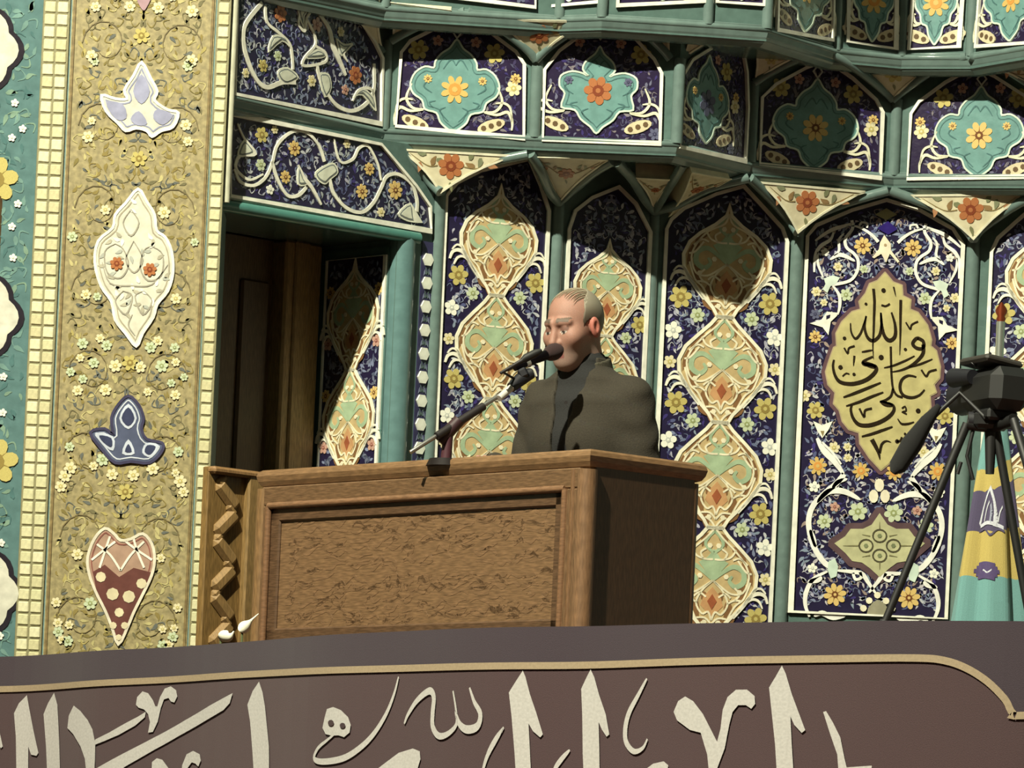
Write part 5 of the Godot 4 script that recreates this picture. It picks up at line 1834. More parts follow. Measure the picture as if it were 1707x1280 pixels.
# ---------- smooth bodies: surface nets over a distance field ----------
static func cap(p: Vector3, a: Vector3, b: Vector3, ra: float, rb: float) -> float:
	var d := b - a
	var t := clampf((p - a).dot(d) / d.length_squared(), 0.0, 1.0)
	return p.distance_to(a + d * t) - lerpf(ra, rb, t)
static func ell(p: Vector3, c: Vector3, r: Vector3) -> float:
	var q := (p - c) / r
	var l := q.length()
	return (l - 1.0) * minf(r.x, minf(r.y, r.z)) if l < 0.7 else l * (l - 1.0) / maxf(1e-6, (q / r).length())
static func smin(a: float, b: float, kk: float) -> float:
	var h := maxf(kk - absf(a - b), 0.0) / kk
	return minf(a, b) - h * h * kk * 0.25

func nets(i: Ink, sdf: Callable, lo: Vector3, hi: Vector3, cell_: float, color: Callable) -> void:
	var nx := int((hi.x - lo.x) / cell_) + 2
	var ny := int((hi.y - lo.y) / cell_) + 2
	var nz := int((hi.z - lo.z) / cell_) + 2
	var val := PackedFloat32Array()
	val.resize(nx * ny * nz)
	# coarse pass skips the far cells
	var B := 4
	for bz in range(0, nz, B):
		for by in range(0, ny, B):
			for bx in range(0, nx, B):
				var c := lo + Vector3(bx + B * 0.5, by + B * 0.5, bz + B * 0.5) * cell_
				var d: float = sdf.call(c)
				var far := absf(d) > cell_ * B * 1.6
				for z in range(bz, mini(bz + B, nz)):
					for y in range(by, mini(by + B, ny)):
						for x in range(bx, mini(bx + B, nx)):
							val[(z * ny + y) * nx + x] = d if far else sdf.call(lo + Vector3(x, y, z) * cell_)
	var vid := {}
	var vp := PackedVector3Array()
	for z in nz - 1:
		for y in ny - 1:
			for x in nx - 1:
				var b := (z * ny + y) * nx + x
				var m := 0
				var s := Vector3.ZERO
				var cnt := 0
				var cv := [val[b], val[b + 1], val[b + nx], val[b + nx + 1], val[b + nx * ny], val[b + nx * ny + 1], val[b + nx * ny + nx], val[b + nx * ny + nx + 1]]
				for q in 8:
					if cv[q] < 0.0:
						m |= 1 << q
				if m == 0 or m == 255:
					continue
				for e in [[0, 1], [2, 3], [4, 5], [6, 7], [0, 2], [1, 3], [4, 6], [5, 7], [0, 4], [1, 5], [2, 6], [3, 7]]:
					var v0: float = cv[e[0]]
					var v1: float = cv[e[1]]
					if (v0 < 0.0) != (v1 < 0.0):
						var t := v0 / (v0 - v1)
						var p0 := Vector3(e[0] & 1, (e[0] >> 1) & 1, e[0] >> 2)
						var p1 := Vector3(e[1] & 1, (e[1] >> 1) & 1, e[1] >> 2)
						s += p0.lerp(p1, t)
						cnt += 1
				vid[b] = vp.size()
				vp.append(lo + (Vector3(x, y, z) + s / cnt) * cell_)
	var tris := PackedInt32Array()
	for key in vid:
		var b: int = key
		var x: int = b % nx
		var y: int = (b / nx) % ny
		var z: int = b / (nx * ny)
		for e in [[1, nx, nx * ny, y, z], [nx, nx * ny, 1, z, x], [nx * ny, 1, nx, x, y]]:
			if e[3] == 0 or e[4] == 0:
				continue
			if (val[b] < 0.0) == (val[b + e[0]] < 0.0):
				continue
			var q := [b, b - e[1], b - e[1] - e[2], b - e[2]]
			if not (vid.has(q[1]) and vid.has(q[2]) and vid.has(q[3])):
				continue
			var g := [vid[q[0]], vid[q[1]], vid[q[2]], vid[q[3]]]
			if val[b] < 0.0:
				tris.append_array(PackedInt32Array([g[0], g[1], g[2], g[0], g[2], g[3]]))
			else:
				tris.append_array(PackedInt32Array([g[0], g[2], g[1], g[0], g[3], g[2]]))
	var nor := PackedVector3Array()
	var cols := PackedColorArray()
	var h := cell_ * 0.6
	for p in vp:
		nor.append(Vector3(sdf.call(p + Vector3(h, 0, 0)) - sdf.call(p - Vector3(h, 0, 0)), sdf.call(p + Vector3(0, h, 0)) - sdf.call(p - Vector3(0, h, 0)), sdf.call(p + Vector3(0, 0, h)) - sdf.call(p - Vector3(0, 0, h))).normalized())
		cols.append((color.call(p) as Color).srgb_to_linear())
	for t in range(0, tris.size(), 3):
		var a := tris[t]
		var b := tris[t + 1]
		var c := tris[t + 2]
		if (vp[b] - vp[a]).cross(vp[c] - vp[a]).dot(nor[a] + nor[b] + nor[c]) > 0.0:
			var w := b
			b = c
			c = w
		for q in [a, b, c]:
			i.v.append(vp[q])
			i.nn.append(nor[q])
			i.c.append(cols[q])

# ---------- the man at the desk ----------
func torso(p: Vector3, g: float) -> float:
	# half widths by height, front to back shift too; g thickens (clothing)
	var y := p.y
	var ys := [0.86, 1.0, 1.12, 1.25, 1.36, 1.43, 1.49]
	var ax := [0.165, 0.155, 0.152, 0.168, 0.172, 0.13, 0.06]
	var bz := [0.12, 0.115, 0.115, 0.125, 0.115, 0.085, 0.06]
	var zc := [0.0, 0.0, 0.005, 0.015, 0.005, 0.005, 0.015]
	var j := 0
	while j < 5 and y > ys[j + 1]:
		j += 1
	var t := smoothstep(0.0, 1.0, clampf((y - ys[j]) / (ys[j + 1] - ys[j]), 0.0, 1.0))
	var a := lerpf(ax[j], ax[j + 1], t) + g
	var b := lerpf(bz[j], bz[j + 1], t) + g
	var c := lerpf(zc[j], zc[j + 1], t)
	var q := Vector2(p.x / a, (p.z - c) / b)
	var d := (q.length() - 1.0) * minf(a, b)
	return maxf(d, maxf(y - 1.49 - g, 0.86 - g - y))

const SH := [Vector3(0.168, 1.38, 0.0), Vector3(-0.168, 1.38, 0.0)]
const EL := [Vector3(0.21, 1.12, -0.02), Vector3(-0.215, 1.13, 0.02)]
const WR := [Vector3(0.14, 1.159, 0.225), Vector3(-0.18, 1.159, 0.24)]

func build_person() -> void:
	var root := W(976, 760, 18.02)
	var o := thing("person", "balding grey-haired man in a dark jacket, speaking behind the desk into a microphone", "person", Transform3D(Basis(Vector3.UP, deg_to_rad(-36.0)), Vector3(root.x, FLOOR, root.z)))
	var skin := k(170, 120, 100)
	# the head has axes of its own: bent down and forward
	var H := Transform3D(Basis(Vector3.UP, deg_to_rad(-6.0)) * Basis(Vector3.RIGHT, deg_to_rad(17.0)), Vector3(-0.016, 1.594, 0.075))
	var Hi := H.affine_inverse()
	var head := func(w: Vector3) -> float:
		var p := Hi * w
		var x := absf(p.x)
		var m := Vector3(x, p.y, p.z)
		var d := ell(p, Vector3(0, 0.03, -0.018), Vector3(0.077, 0.09, 0.093))
		d = smin(d, ell(p, Vector3(0, -0.045, 0.03), Vector3(0.06, 0.07, 0.062)), 0.04)
		d = smin(d, ell(p, Vector3(0, -0.095, 0.055), Vector3(0.034, 0.026, 0.032)), 0.03)
		d = smin(d, m.distance_to(Vector3(0.044, -0.018, 0.056)) - 0.024, 0.03)
		d = smin(d, cap(m, Vector3(0.012, 0.032, 0.079), Vector3(0.044, 0.03, 0.066), 0.012, 0.009), 0.014)
		d = maxf(d, -(m.distance_to(Vector3(0.033, 0.01, 0.102)) - 0.02))
		d = smin(d, m.distance_to(Vector3(0.032, 0.008, 0.068)) - 0.0135, 0.006)
		d = smin(d, cap(p, Vector3(0, 0.022, 0.08), Vector3(0, -0.026, 0.103), 0.008, 0.013), 0.012)
		d = smin(d, m.distance_to(Vector3(0.013, -0.03, 0.09)) - 0.009, 0.008)
		d = smin(d, cap(m, Vector3(0.0, -0.058, 0.088), Vector3(0.022, -0.06, 0.076), 0.0065, 0.004), 0.006)
		d = smin(d, cap(m, Vector3(0.0, -0.071, 0.086), Vector3(0.018, -0.07, 0.077), 0.0075, 0.004), 0.006)
		var ear := ell(m, Vector3(0.081, -0.002, -0.012), Vector3(0.011, 0.033, 0.02))
		ear = maxf(ear, -ell(m, Vector3(0.093, 0.002, -0.008), Vector3(0.008, 0.018, 0.01)))
		d = smin(d, ear, 0.006)
		d = smin(d, cap(w, H * Vector3(0, -0.05, -0.03), Vector3(0.0, 1.44, 0.005), 0.056, 0.062), 0.03)
		return d
	var head_col := func(w: Vector3) -> Color:
		var p := Hi * w
		var x := absf(p.x)
		var c := skin
		if p.y < -0.035 and p.z > -0.03 and p.y > -0.13:       # short grey beard
			c = c.lerp(k(150, 128, 116), 0.6 * smoothstep(-0.03, -0.06, p.y))
		if p.y < -0.048 and p.y > -0.078 and x < 0.022 and p.z > 0.078:
			c = k(150, 84, 78)
		if p.z > 0.055 and x > 0.012 and x < 0.05 and absf(p.y - 0.04 + x * 0.06) < 0.006:
			c = k(104, 84, 70)
		if p.z > 0.06 and Vector2(x - 0.033, p.y - 0.008).length() < 0.012:
			c = k(214, 200, 188) if Vector2(x - 0.032, p.y - 0.002).length() > 0.0062 else k(46, 34, 28)
		if p.z > 0.06 and x > 0.018 and x < 0.048 and p.y > 0.006 and p.y < 0.019:
			c = k(128, 86, 72)  # upper eyelid, its shade put into a darker skin tone
		if x > 0.074 and p.z < 0.02:
			c = k(196, 108, 90)
		return c
	# hands: palm, four fingers and a thumb each
	var hands := []
	for s in 2:
		var w: Vector3 = WR[s]
		var sg := 1.0 if s == 0 else -1.0
		var f := Vector3(-0.5 * sg, -0.03, 0.86).normalized()
		var r := f.cross(Vector3.UP).normalized() * -1.0       # across the palm
		if r.x * sg < 0:
			r = -r                                              # towards the little finger
		var fingers := []
		for q in 4:
			var root_ := w + f * 0.085 + r * (q - 1.5) * 0.021
			var ln: float = [0.072, 0.082, 0.076, 0.058][q]
			fingers.append([root_, root_ + f * ln * 0.5 + Vector3(0, 0.012, 0), root_ + f * ln * 0.85 + Vector3(0, -0.006, 0), root_ + f * ln + Vector3(0, -0.022, 0)])
		var th := w + f * 0.03 - r * 0.03
		fingers.append([th, th + f * 0.03 - r * 0.022 + Vector3(0, 0.004, 0), th + f * 0.056 - r * 0.026, th + f * 0.072 - r * 0.02 + Vector3(0, -0.008, 0)])
		hands.append([w, f, r, fingers])
	var hand := func(p: Vector3, s: int) -> float:
		var e: Array = hands[s]
		var w: Vector3 = e[0]
		var f: Vector3 = e[1]
		var r: Vector3 = e[2]
		var d := cap(p, w - f * 0.03, w + f * 0.02, 0.026, 0.026)
		for q in [-1.0, -0.33, 0.33, 1.0]:
			d = smin(d, cap(p, w + f * 0.015 + r * q * 0.018, w + f * 0.08 + r * q * 0.03, 0.014, 0.012), 0.015)
		for g in e[3]:
			for j in 3:
				d = smin(d, cap(p, g[j], g[j + 1], 0.0098 - j * 0.0008, 0.009 - j * 0.0008), 0.005)
		return d
	var body := func(p: Vector3) -> float:
		var d := torso(p, -0.012)
		for s in 2:
			d = smin(d, cap(p, SH[s], EL[s], 0.05, 0.04), 0.04)
			d = smin(d, cap(p, EL[s], WR[s], 0.038, 0.026), 0.02)
			var sg := 1.0 if s == 0 else -1.0
			d = smin(d, cap(p, Vector3(0.09 * sg, 0.88, 0), Vector3(0.1 * sg, 0.48, 0.015), 0.085, 0.055), 0.03)
			d = smin(d, cap(p, Vector3(0.1 * sg, 0.48, 0.015), Vector3(0.1 * sg, 0.08, -0.02), 0.052, 0.036), 0.02)
			d = smin(d, cap(p, Vector3(0.1 * sg, 0.05, -0.03), Vector3(0.12 * sg, 0.035, 0.13), 0.04, 0.033), 0.02)
		return d
	var flat := func(_p: Vector3) -> Color: return skin
	var i := Ink.new()
	nets(i, body, Vector3(-0.36, -0.02, -0.2), Vector3(0.36, 1.5, 0.34), 0.018, flat)
	nets(i, head, H.origin + Vector3(-0.11, -0.19, -0.16), H.origin + Vector3(0.11, 0.15, 0.15), 0.0045, head_col)
	for s in 2:
		var w: Vector3 = WR[s]
		nets(i, func(p: Vector3) -> float: return hand.call(p, s), w + Vector3(-0.14, -0.06, -0.06), w + Vector3(0.14, 0.06, 0.19), 0.0045, flat)
	put("body", i.mesh(M.skin), o)
	# hair: a grey fringe round a bald crown
	i = Ink.new()
	var hair := func(w: Vector3) -> float:
		var p := Hi * w
		var d := absf(ell(p, Vector3(0, 0.03, -0.02), Vector3(0.0785, 0.0915, 0.0945))) - 0.003
		var keep := maxf(p.z - (0.026 - 0.45 * maxf(0.0, p.y - 0.03)), -0.055 - p.y)          # no hair on the face or the neck
		var bald := 0.062 - Vector2(p.x, (p.z - 0.02) * 0.75).length()
		keep = maxf(keep, minf(bald, p.y - 0.07))
		var ear := 0.03 - Vector2(p.y + 0.004, p.z + 0.004).length()
		keep = maxf(keep, ear)
		return maxf(d, keep)
	var hair_col := func(w: Vector3) -> Color:
		var p := Hi * w
		return k(166, 156, 132).lerp(k(98, 80, 62), smoothstep(0.08, 0.02, p.y) * smoothstep(-0.08, 0.0, p.z))
	nets(i, hair, H.origin + Vector3(-0.11, -0.11, -0.15), H.origin + Vector3(0.11, 0.15, 0.09), 0.004, hair_col)
	put("hair", i.mesh(M.hair), o)
	# thin grey hair combed over the crown
	i = Ink.new()
	for q in 44:
		var st := PackedVector3Array()
		var a := -0.058 + q * 0.0026 + 0.0016 * sin(q * 7.3)
		for j in 6:
			var t := j / 5.0
			var x := a + 0.012 * t
			var z := 0.03 + 0.012 * sin(q * 2.9) - 0.105 * t
			var rest := 1.0 - pow(x / 0.0785, 2) - pow((z + 0.018) / 0.0985, 2)
			st.append(H * Vector3(x, 0.03 + 0.0905 * sqrt(maxf(rest, 0.02)) + 0.001, z))
		i.tube(st, [0.0004, 0.001, 0.0014, 0.0016, 0.0016, 0.001], k(178, 162, 132), 5)
	put("hair", i.mesh(M.hair), o, Transform3D(), "stuff")
	# trousers and shoes (behind the desk)
	i = Ink.new()
	var trousers := func(p: Vector3) -> float:
		var d := maxf(torso(p, 0.012), p.y - 1.02)
		for sg in [-1.0, 1.0]:
			d = smin(d, cap(p, Vector3(0.09 * sg, 0.88, 0), Vector3(0.1 * sg, 0.48, 0.015), 0.1, 0.075), 0.03)
			d = smin(d, cap(p, Vector3(0.1 * sg, 0.48, 0.015), Vector3(0.1 * sg, 0.11, -0.02), 0.072, 0.062), 0.02)
		return maxf(d, 0.06 - p.y)
	nets(i, trousers, Vector3(-0.26, 0.03, -0.2), Vector3(0.26, 1.06, 0.2), 0.018, func(_p: Vector3) -> Color: return k(44, 42, 40))
	put("trousers", i.mesh(M.jacket), o)
	for sg in [-1.0, 1.0]:
		i = Ink.new()
		var shoe := func(p: Vector3) -> float: return maxf(smin(cap(p, Vector3(0.1 * sg, 0.05, -0.03), Vector3(0.125 * sg, 0.04, 0.15), 0.052, 0.042), cap(p, Vector3(0.1 * sg, 0.08, -0.02), Vector3(0.1 * sg, 0.12, -0.02), 0.045, 0.045), 0.03), 0.0 - p.y)
		nets(i, shoe, Vector3(0.1 * sg - 0.09, -0.02, -0.11), Vector3(0.1 * sg + 0.09, 0.18, 0.22), 0.01, func(_p: Vector3) -> Color: return k(30, 26, 24))
		put("shoe", i.mesh(M.rubber), o)
	# the dark shirt, seen where the jacket is open
	i = Ink.new()
	var shirt := func(p: Vector3) -> float: return maxf(smin(torso(p, 0.004), cap(p, Vector3(0, 1.43, 0.012), Vector3(0, 1.495, 0.022), 0.07, 0.063), 0.03), 0.98 - p.y)
	nets(i, shirt, Vector3(-0.22, 0.96, -0.16), Vector3(0.22, 1.52, 0.18), 0.012, func(_p: Vector3) -> Color: return k(38, 35, 34))
	for b in 4:
		i.tube(PackedVector3Array([Vector3(0.004, 1.36 - b * 0.085, 0.128 + [-0.012, 0.0, 0.008, 0.008][b]), Vector3(0.004, 1.36 - b * 0.085, 0.136 + [-0.012, 0.0, 0.008, 0.008][b])]), [0.006], k(30, 28, 26), 8)
	put("shirt", i.mesh(M.jacket), o)
	# the jacket, open in front, with folds in the sleeves
	i = Ink.new()
	var jacket := func(p: Vector3) -> float:
		var d := torso(p, 0.016)
		for s in 2:
			var fold := 0.0022 * sin(p.y * 62.0 + p.x * 34.0 + p.z * 25.0) * sin(p.z * 30.0 + p.y * 11.0 + 1.0)
			d = smin(d, cap(p, SH[s], EL[s], 0.066, 0.058) + fold * 2.0, 0.05)
			d = smin(d, cap(p, EL[s], EL[s].lerp(WR[s], 0.92), 0.056, 0.042) + fold, 0.03)
		# open front, wider below the collar
		var w := 0.028 + 0.03 * smoothstep(1.3, 1.46, p.y) + 0.02 * smoothstep(1.2, 0.95, p.y)
		d = maxf(d, minf(w - absf(p.x), p.z - 0.05) if p.z > 0.05 else d)
		return maxf(d, 0.84 - p.y)
	var jc := func(p: Vector3) -> Color:
		return k(62, 56, 43).lerp(k(46, 42, 34), smoothstep(0.0, 0.12, absf(sin(p.y * 31.0 + p.x * 9.0))) * 0.3)
	nets(i, jacket, Vector3(-0.36, 0.82, -0.2), Vector3(0.36, 1.53, 0.32), 0.0095, jc)
	put("jacket", i.mesh(M.jacket), o)
	# standing collar
	i = Ink.new()
	var collar := func(p: Vector3) -> float:
		var q := Vector2(p.x, p.z - 0.006 - (p.y - 1.46) * 0.35)
		var d := absf(q.length() - (0.079 - (p.y - 1.45) * 0.12)) - 0.0065
		var back := 0.5 - 0.5 * q.normalized().y
		d = maxf(d, maxf(p.y - (1.478 + 0.045 * back), 1.425 - p.y))
		return maxf(d, q.y - 0.045)
	nets(i, collar, Vector3(-0.11, 1.41, -0.11), Vector3(0.11, 1.54, 0.1), 0.006, func(_p: Vector3) -> Color: return k(78, 72, 54))
	put("collar", i.mesh(M.jacket), o)

# ---------- the microphones ----------
func build_microphones() -> void:
	var z := 17.55
	var o := thing("microphone_stand", "dark boom microphone stand on the desk, reaching up to the man's mouth", "microphone stand", Transform3D(Basis(), W(743, 764, z)))
	var at := func(x: float, y: float, zz: float) -> Vector3: return W(x, y, zz) - o.position
	var i := Ink.new()
	var foot: Vector3 = at.call(743, 772, z)
	i.tube(PackedVector3Array([foot + Vector3(0, -0.01, 0), foot + Vector3(0, 0.012, 0)]), [0.06, 0.05], k(30, 24, 26), 20)
	put("base", i.mesh(M.rubber), o)
	i = Ink.new()
	i.tube(PackedVector3Array([foot, at.call(748, 712, z)]), [0.017, 0.015], k(74, 36, 42), 12)
	put("pole", i.mesh(M.rubber), o)
	i = Ink.new()
	i.tube(PackedVector3Array([at.call(732, 736, z), at.call(766, 700, z)]), [0.022, 0.018], k(58, 28, 34), 12)
	put("clamp", i.mesh(M.rubber), o)
	i = Ink.new()
	i.tube(PackedVector3Array([at.call(684, 754, 17.5), at.call(725, 728, 17.52), at.call(862, 640, 17.68)]), [0.007], k(170, 166, 160), 10)
	put("boom", i.mesh(M.metal), o)
	i = Ink.new()
	i.tube(PackedVector3Array([at.call(728, 727, 17.515), at.call(806, 677, 17.61)]), [0.0125], k(34, 26, 28), 10)
	i.tube(PackedVector3Array([at.call(832, 664, 17.63), at.call(856, 643, 17.67)]), [0.0105], k(190, 186, 176), 10)
	put("sleeve", i.mesh(M.rubber), o)
	i = Ink.new()
	i.tube(PackedVector3Array([at.call(852, 646, 17.665), at.call(868, 632, 17.685), at.call(886, 622, 17.7)]), [0.016, 0.021, 0.017], k(26, 26, 30), 12)
	i.box(at.call(872, 622, 17.68), Vector3(0.03, 0.03, 0.03), k(26, 26, 30), Basis(Vector3(0, 0, 1), 0.5), 0.006)
	put("clip", i.mesh(M.rubber), o)
	# the microphone itself
	var m := thing("microphone", "black handheld microphone clipped to the boom, its head at the man's mouth", "microphone", Transform3D(Basis(), W(895, 600, 17.72)))
	var am := func(x: float, y: float, zz: float) -> Vector3: return W(x, y, zz) - m.position
	i = Ink.new()
	i.tube(PackedVector3Array([am.call(858, 614, 17.67), am.call(880, 604, 17.7), am.call(912, 591, 17.74)]), [0.009, 0.0115, 0.016], k(34, 32, 36), 14)
	put("body", i.mesh(M.metal), m)
	i = Ink.new()
	i.tube(PackedVector3Array([am.call(876, 607, 17.695), am.call(882, 604.5, 17.702)]), [0.0135], k(214, 208, 200), 14)
	put("ring", i.mesh(M.metal), m)
	i = Ink.new()
	var a: Vector3 = am.call(910, 592, 17.738)
	var b: Vector3 = am.call(938, 580, 17.775)
	var ps := PackedVector3Array()
	var rs := []
	for q in 9:
		ps.append(a.lerp(b, q / 8.0))
		rs.append([0.016, 0.021, 0.0245, 0.026, 0.026, 0.0245, 0.021, 0.015, 0.005][q])
	i.tube(ps, rs, k(52, 26, 24), 18)
	put("windscreen", i.mesh(M.cloth), m)
	# a second, thinner one beside it
	var g := thing("gooseneck_microphone", "thin black second microphone left of the handheld one, on the same boom", "microphone", Transform3D(Basis(), W(866, 604, 17.6)))
	var ag := func(x: float, y: float, zz: float) -> Vector3: return W(x, y, zz) - g.position
	i = Ink.new()
	i.tube(PackedVector3Array([ag.call(834, 622, 17.6), ag.call(850, 613, 17.61), ag.call(872, 600, 17.62)]), [0.0045, 0.006, 0.007], k(30, 26, 26), 10)
	put("stem", i.mesh(M.rubber), g)
	i = Ink.new()
	i.tube(PackedVector3Array([ag.call(870, 601, 17.62), ag.call(876, 597, 17.625), ag.call(892, 589, 17.63), ag.call(902, 584, 17.64)]), [0.008, 0.0125, 0.0125, 0.006], k(26, 22, 22), 12)
	put("capsule", i.mesh(M.rubber), g)
	i = Ink.new()
	i.tube(PackedVector3Array([ag.call(838, 620, 17.605), ag.call(862, 634, 17.68)]), [0.004], k(30, 28, 28), 8)
	put("bracket", i.mesh(M.rubber), g)

# ---------- the folded flag ----------
func build_flag() -> void:
	var zf := 18.85
	var foot := W(1646, 1030, zf)
	var o := thing("flag", "furled turquoise and yellow flag with a purple emblem, standing behind the video camera", "flag", Transform3D(Basis(), Vector3(foot.x, FLOOR, foot.z)))
	var yb := foot.y - FLOOR          # height where the banner begins to hide it
	var i := Ink.new()
	var topy := W(1652, 520, zf).y - FLOOR
	i.tube(PackedVector3Array([Vector3(0, 0, 0), Vector3(0, topy - 0.03, 0)]), [0.014], k(206, 214, 200), 12)
	put("pole", i.mesh(M.metal), o)
	i = Ink.new()
	var fp := PackedVector3Array()
	for q in 8:
		fp.append(Vector3(0, topy - 0.03 + q * 0.009, 0))
	i.tube(fp, [0.012, 0.016, 0.012, 0.018, 0.02, 0.016, 0.009, 0.003], k(190, 84, 50), 14)
	put("finial", i.mesh(M.metal), o)
	i = Ink.new()
	i.tube(PackedVector3Array([Vector3(0, 0, 0), Vector3(0, 0.03, 0), Vector3(0, 0.05, 0)]), [0.16, 0.15, 0.04], k(120, 110, 96), 24)
	put("foot", i.mesh(M.metal), o)
	# the cloth: rings round the pole, in folds
	var ytop := W(1650, 690, zf).y - FLOOR
	var surf := func(a: float, y: float, d: float) -> Vector3:
		var t := clampf((ytop - y) / (ytop - 0.16), 0.0, 1.0)
		var w := 0.028 + 0.088 * pow(clampf((ytop - y) / (ytop - yb), 0.0, 1.6), 0.85)
		var folds := 1.0 + 0.13 * sin(a * 5.0 + 0.6) + 0.06 * sin(a * 9.0 + y * 3.0)
		folds = lerpf(1.0, folds, smoothstep(0.0, 0.3, t))
		var r := w * folds + d
		return Vector3(sin(a) * r, y, cos(a) * r * 0.62 + 0.01)
	# bands of the flag, their edges dipping where the cloth is gathered
	var py := func(y: float) -> float: return W(1646, y, zf).y - FLOOR
	var teal := k(108, 168, 166)
	var yel := k(198, 174, 84)
	var pur := k(84, 74, 110)
	var bands := [["upper_field", ytop, py.call(772), teal], ["upper_stripe", py.call(772), py.call(808), yel], ["emblem_field", py.call(808), py.call(884), pur], ["middle_stripe", py.call(884), py.call(966), yel], ["lower_field", py.call(966), 0.16, teal]]
	var dip := func(a: float, y: float) -> float:
		return y + 0.03 * sin(a * 1.0 - 0.7) * smoothstep(py.call(960), py.call(800), y) + 0.006 * absf(sin(a * 6.0))
	for e in bands:
		i = Ink.new()
		var rows := 10
		var na := 72
		for r in rows:
			for q in na:
				var a0 := TAU * q / na
				var a1 := TAU * (q + 1) / na
				var ya: float = lerpf(e[1], e[2], r / float(rows))
				var yc: float = lerpf(e[1], e[2], (r + 1) / float(rows))
				var A: Vector3 = surf.call(a0, dip.call(a0, ya), 0.0)
				var B: Vector3 = surf.call(a1, dip.call(a1, ya), 0.0)
				var C: Vector3 = surf.call(a1, dip.call(a1, yc), 0.0)
				var D: Vector3 = surf.call(a0, dip.call(a0, yc), 0.0)
				i.quadn(A, B, C, D, (e[3] as Color).srgb_to_linear(), Vector3(sin(a0), 0.1, cos(a0)))
		put(e[0], i.mesh(M.cloth), o)
	# printed marks follow the cloth
	var brush := func(pts: Array, w: float, col: Color, called: String) -> void:
		var ii := Ink.new()
		var c := PackedVector2Array()
		for p in pts:
			c.append(Vector2((p[0] - 1646.0) / 60.0, py.call(p[1])))
		c = spl(c, 5)
		for j in c.size() - 1:
			var d := (c[j + 1] - c[j]).normalized()
			var s := Vector2(-d.y / 0.11, d.x) * w
			ii.quadn(surf.call(c[j].x + s.x, c[j].y + s.y, 0.004), surf.call(c[j].x - s.x, c[j].y - s.y, 0.004), surf.call(c[j + 1].x - s.x, c[j + 1].y - s.y, 0.004), surf.call(c[j + 1].x + s.x, c[j + 1].y + s.y, 0.004), col.srgb_to_linear(), Vector3(sin(c[j].x), 0, cos(c[j].x)))
		put(called, ii.mesh(M.print), o)
	var wh := k(206, 210, 222)
	brush.call([[1610, 878], [1616, 850], [1626, 828], [1634, 815]], 0.006, wh, "emblem")
	brush.call([[1634, 815], [1645, 835], [1650, 858], [1650, 880]], 0.009, wh, "emblem")
	brush.call([[1612, 880], [1630, 874], [1650, 876], [1668, 882]], 0.006, wh, "emblem")
	brush.call([[1622, 872], [1628, 850], [1634, 838]], 0.004, wh, "emblem")
	brush.call([[1656, 872], [1660, 856], [1666, 846]], 0.004, wh, "emblem")
	brush.call([[1638, 872], [1640, 856], [1638, 842]], 0.006, k(150, 156, 180), "emblem")
	for q in 5:
		brush.call([[1608 + absf(q - 2) * 4, 944 + q * 5.5], [1634, 942 + q * 5.5], [1660 - absf(q - 2) * 4, 945 + q * 5.5]], 0.0065, k(84, 66, 120), "cartouche")
	brush.call([[1622, 957], [1630, 953], [1638, 957], [1646, 952]], 0.0026, wh, "lettering")
	brush.call([[1610, 889], [1626, 884], [1640, 894], [1656, 884], [1670, 888]], 0.004, k(84, 74, 110), "edging")

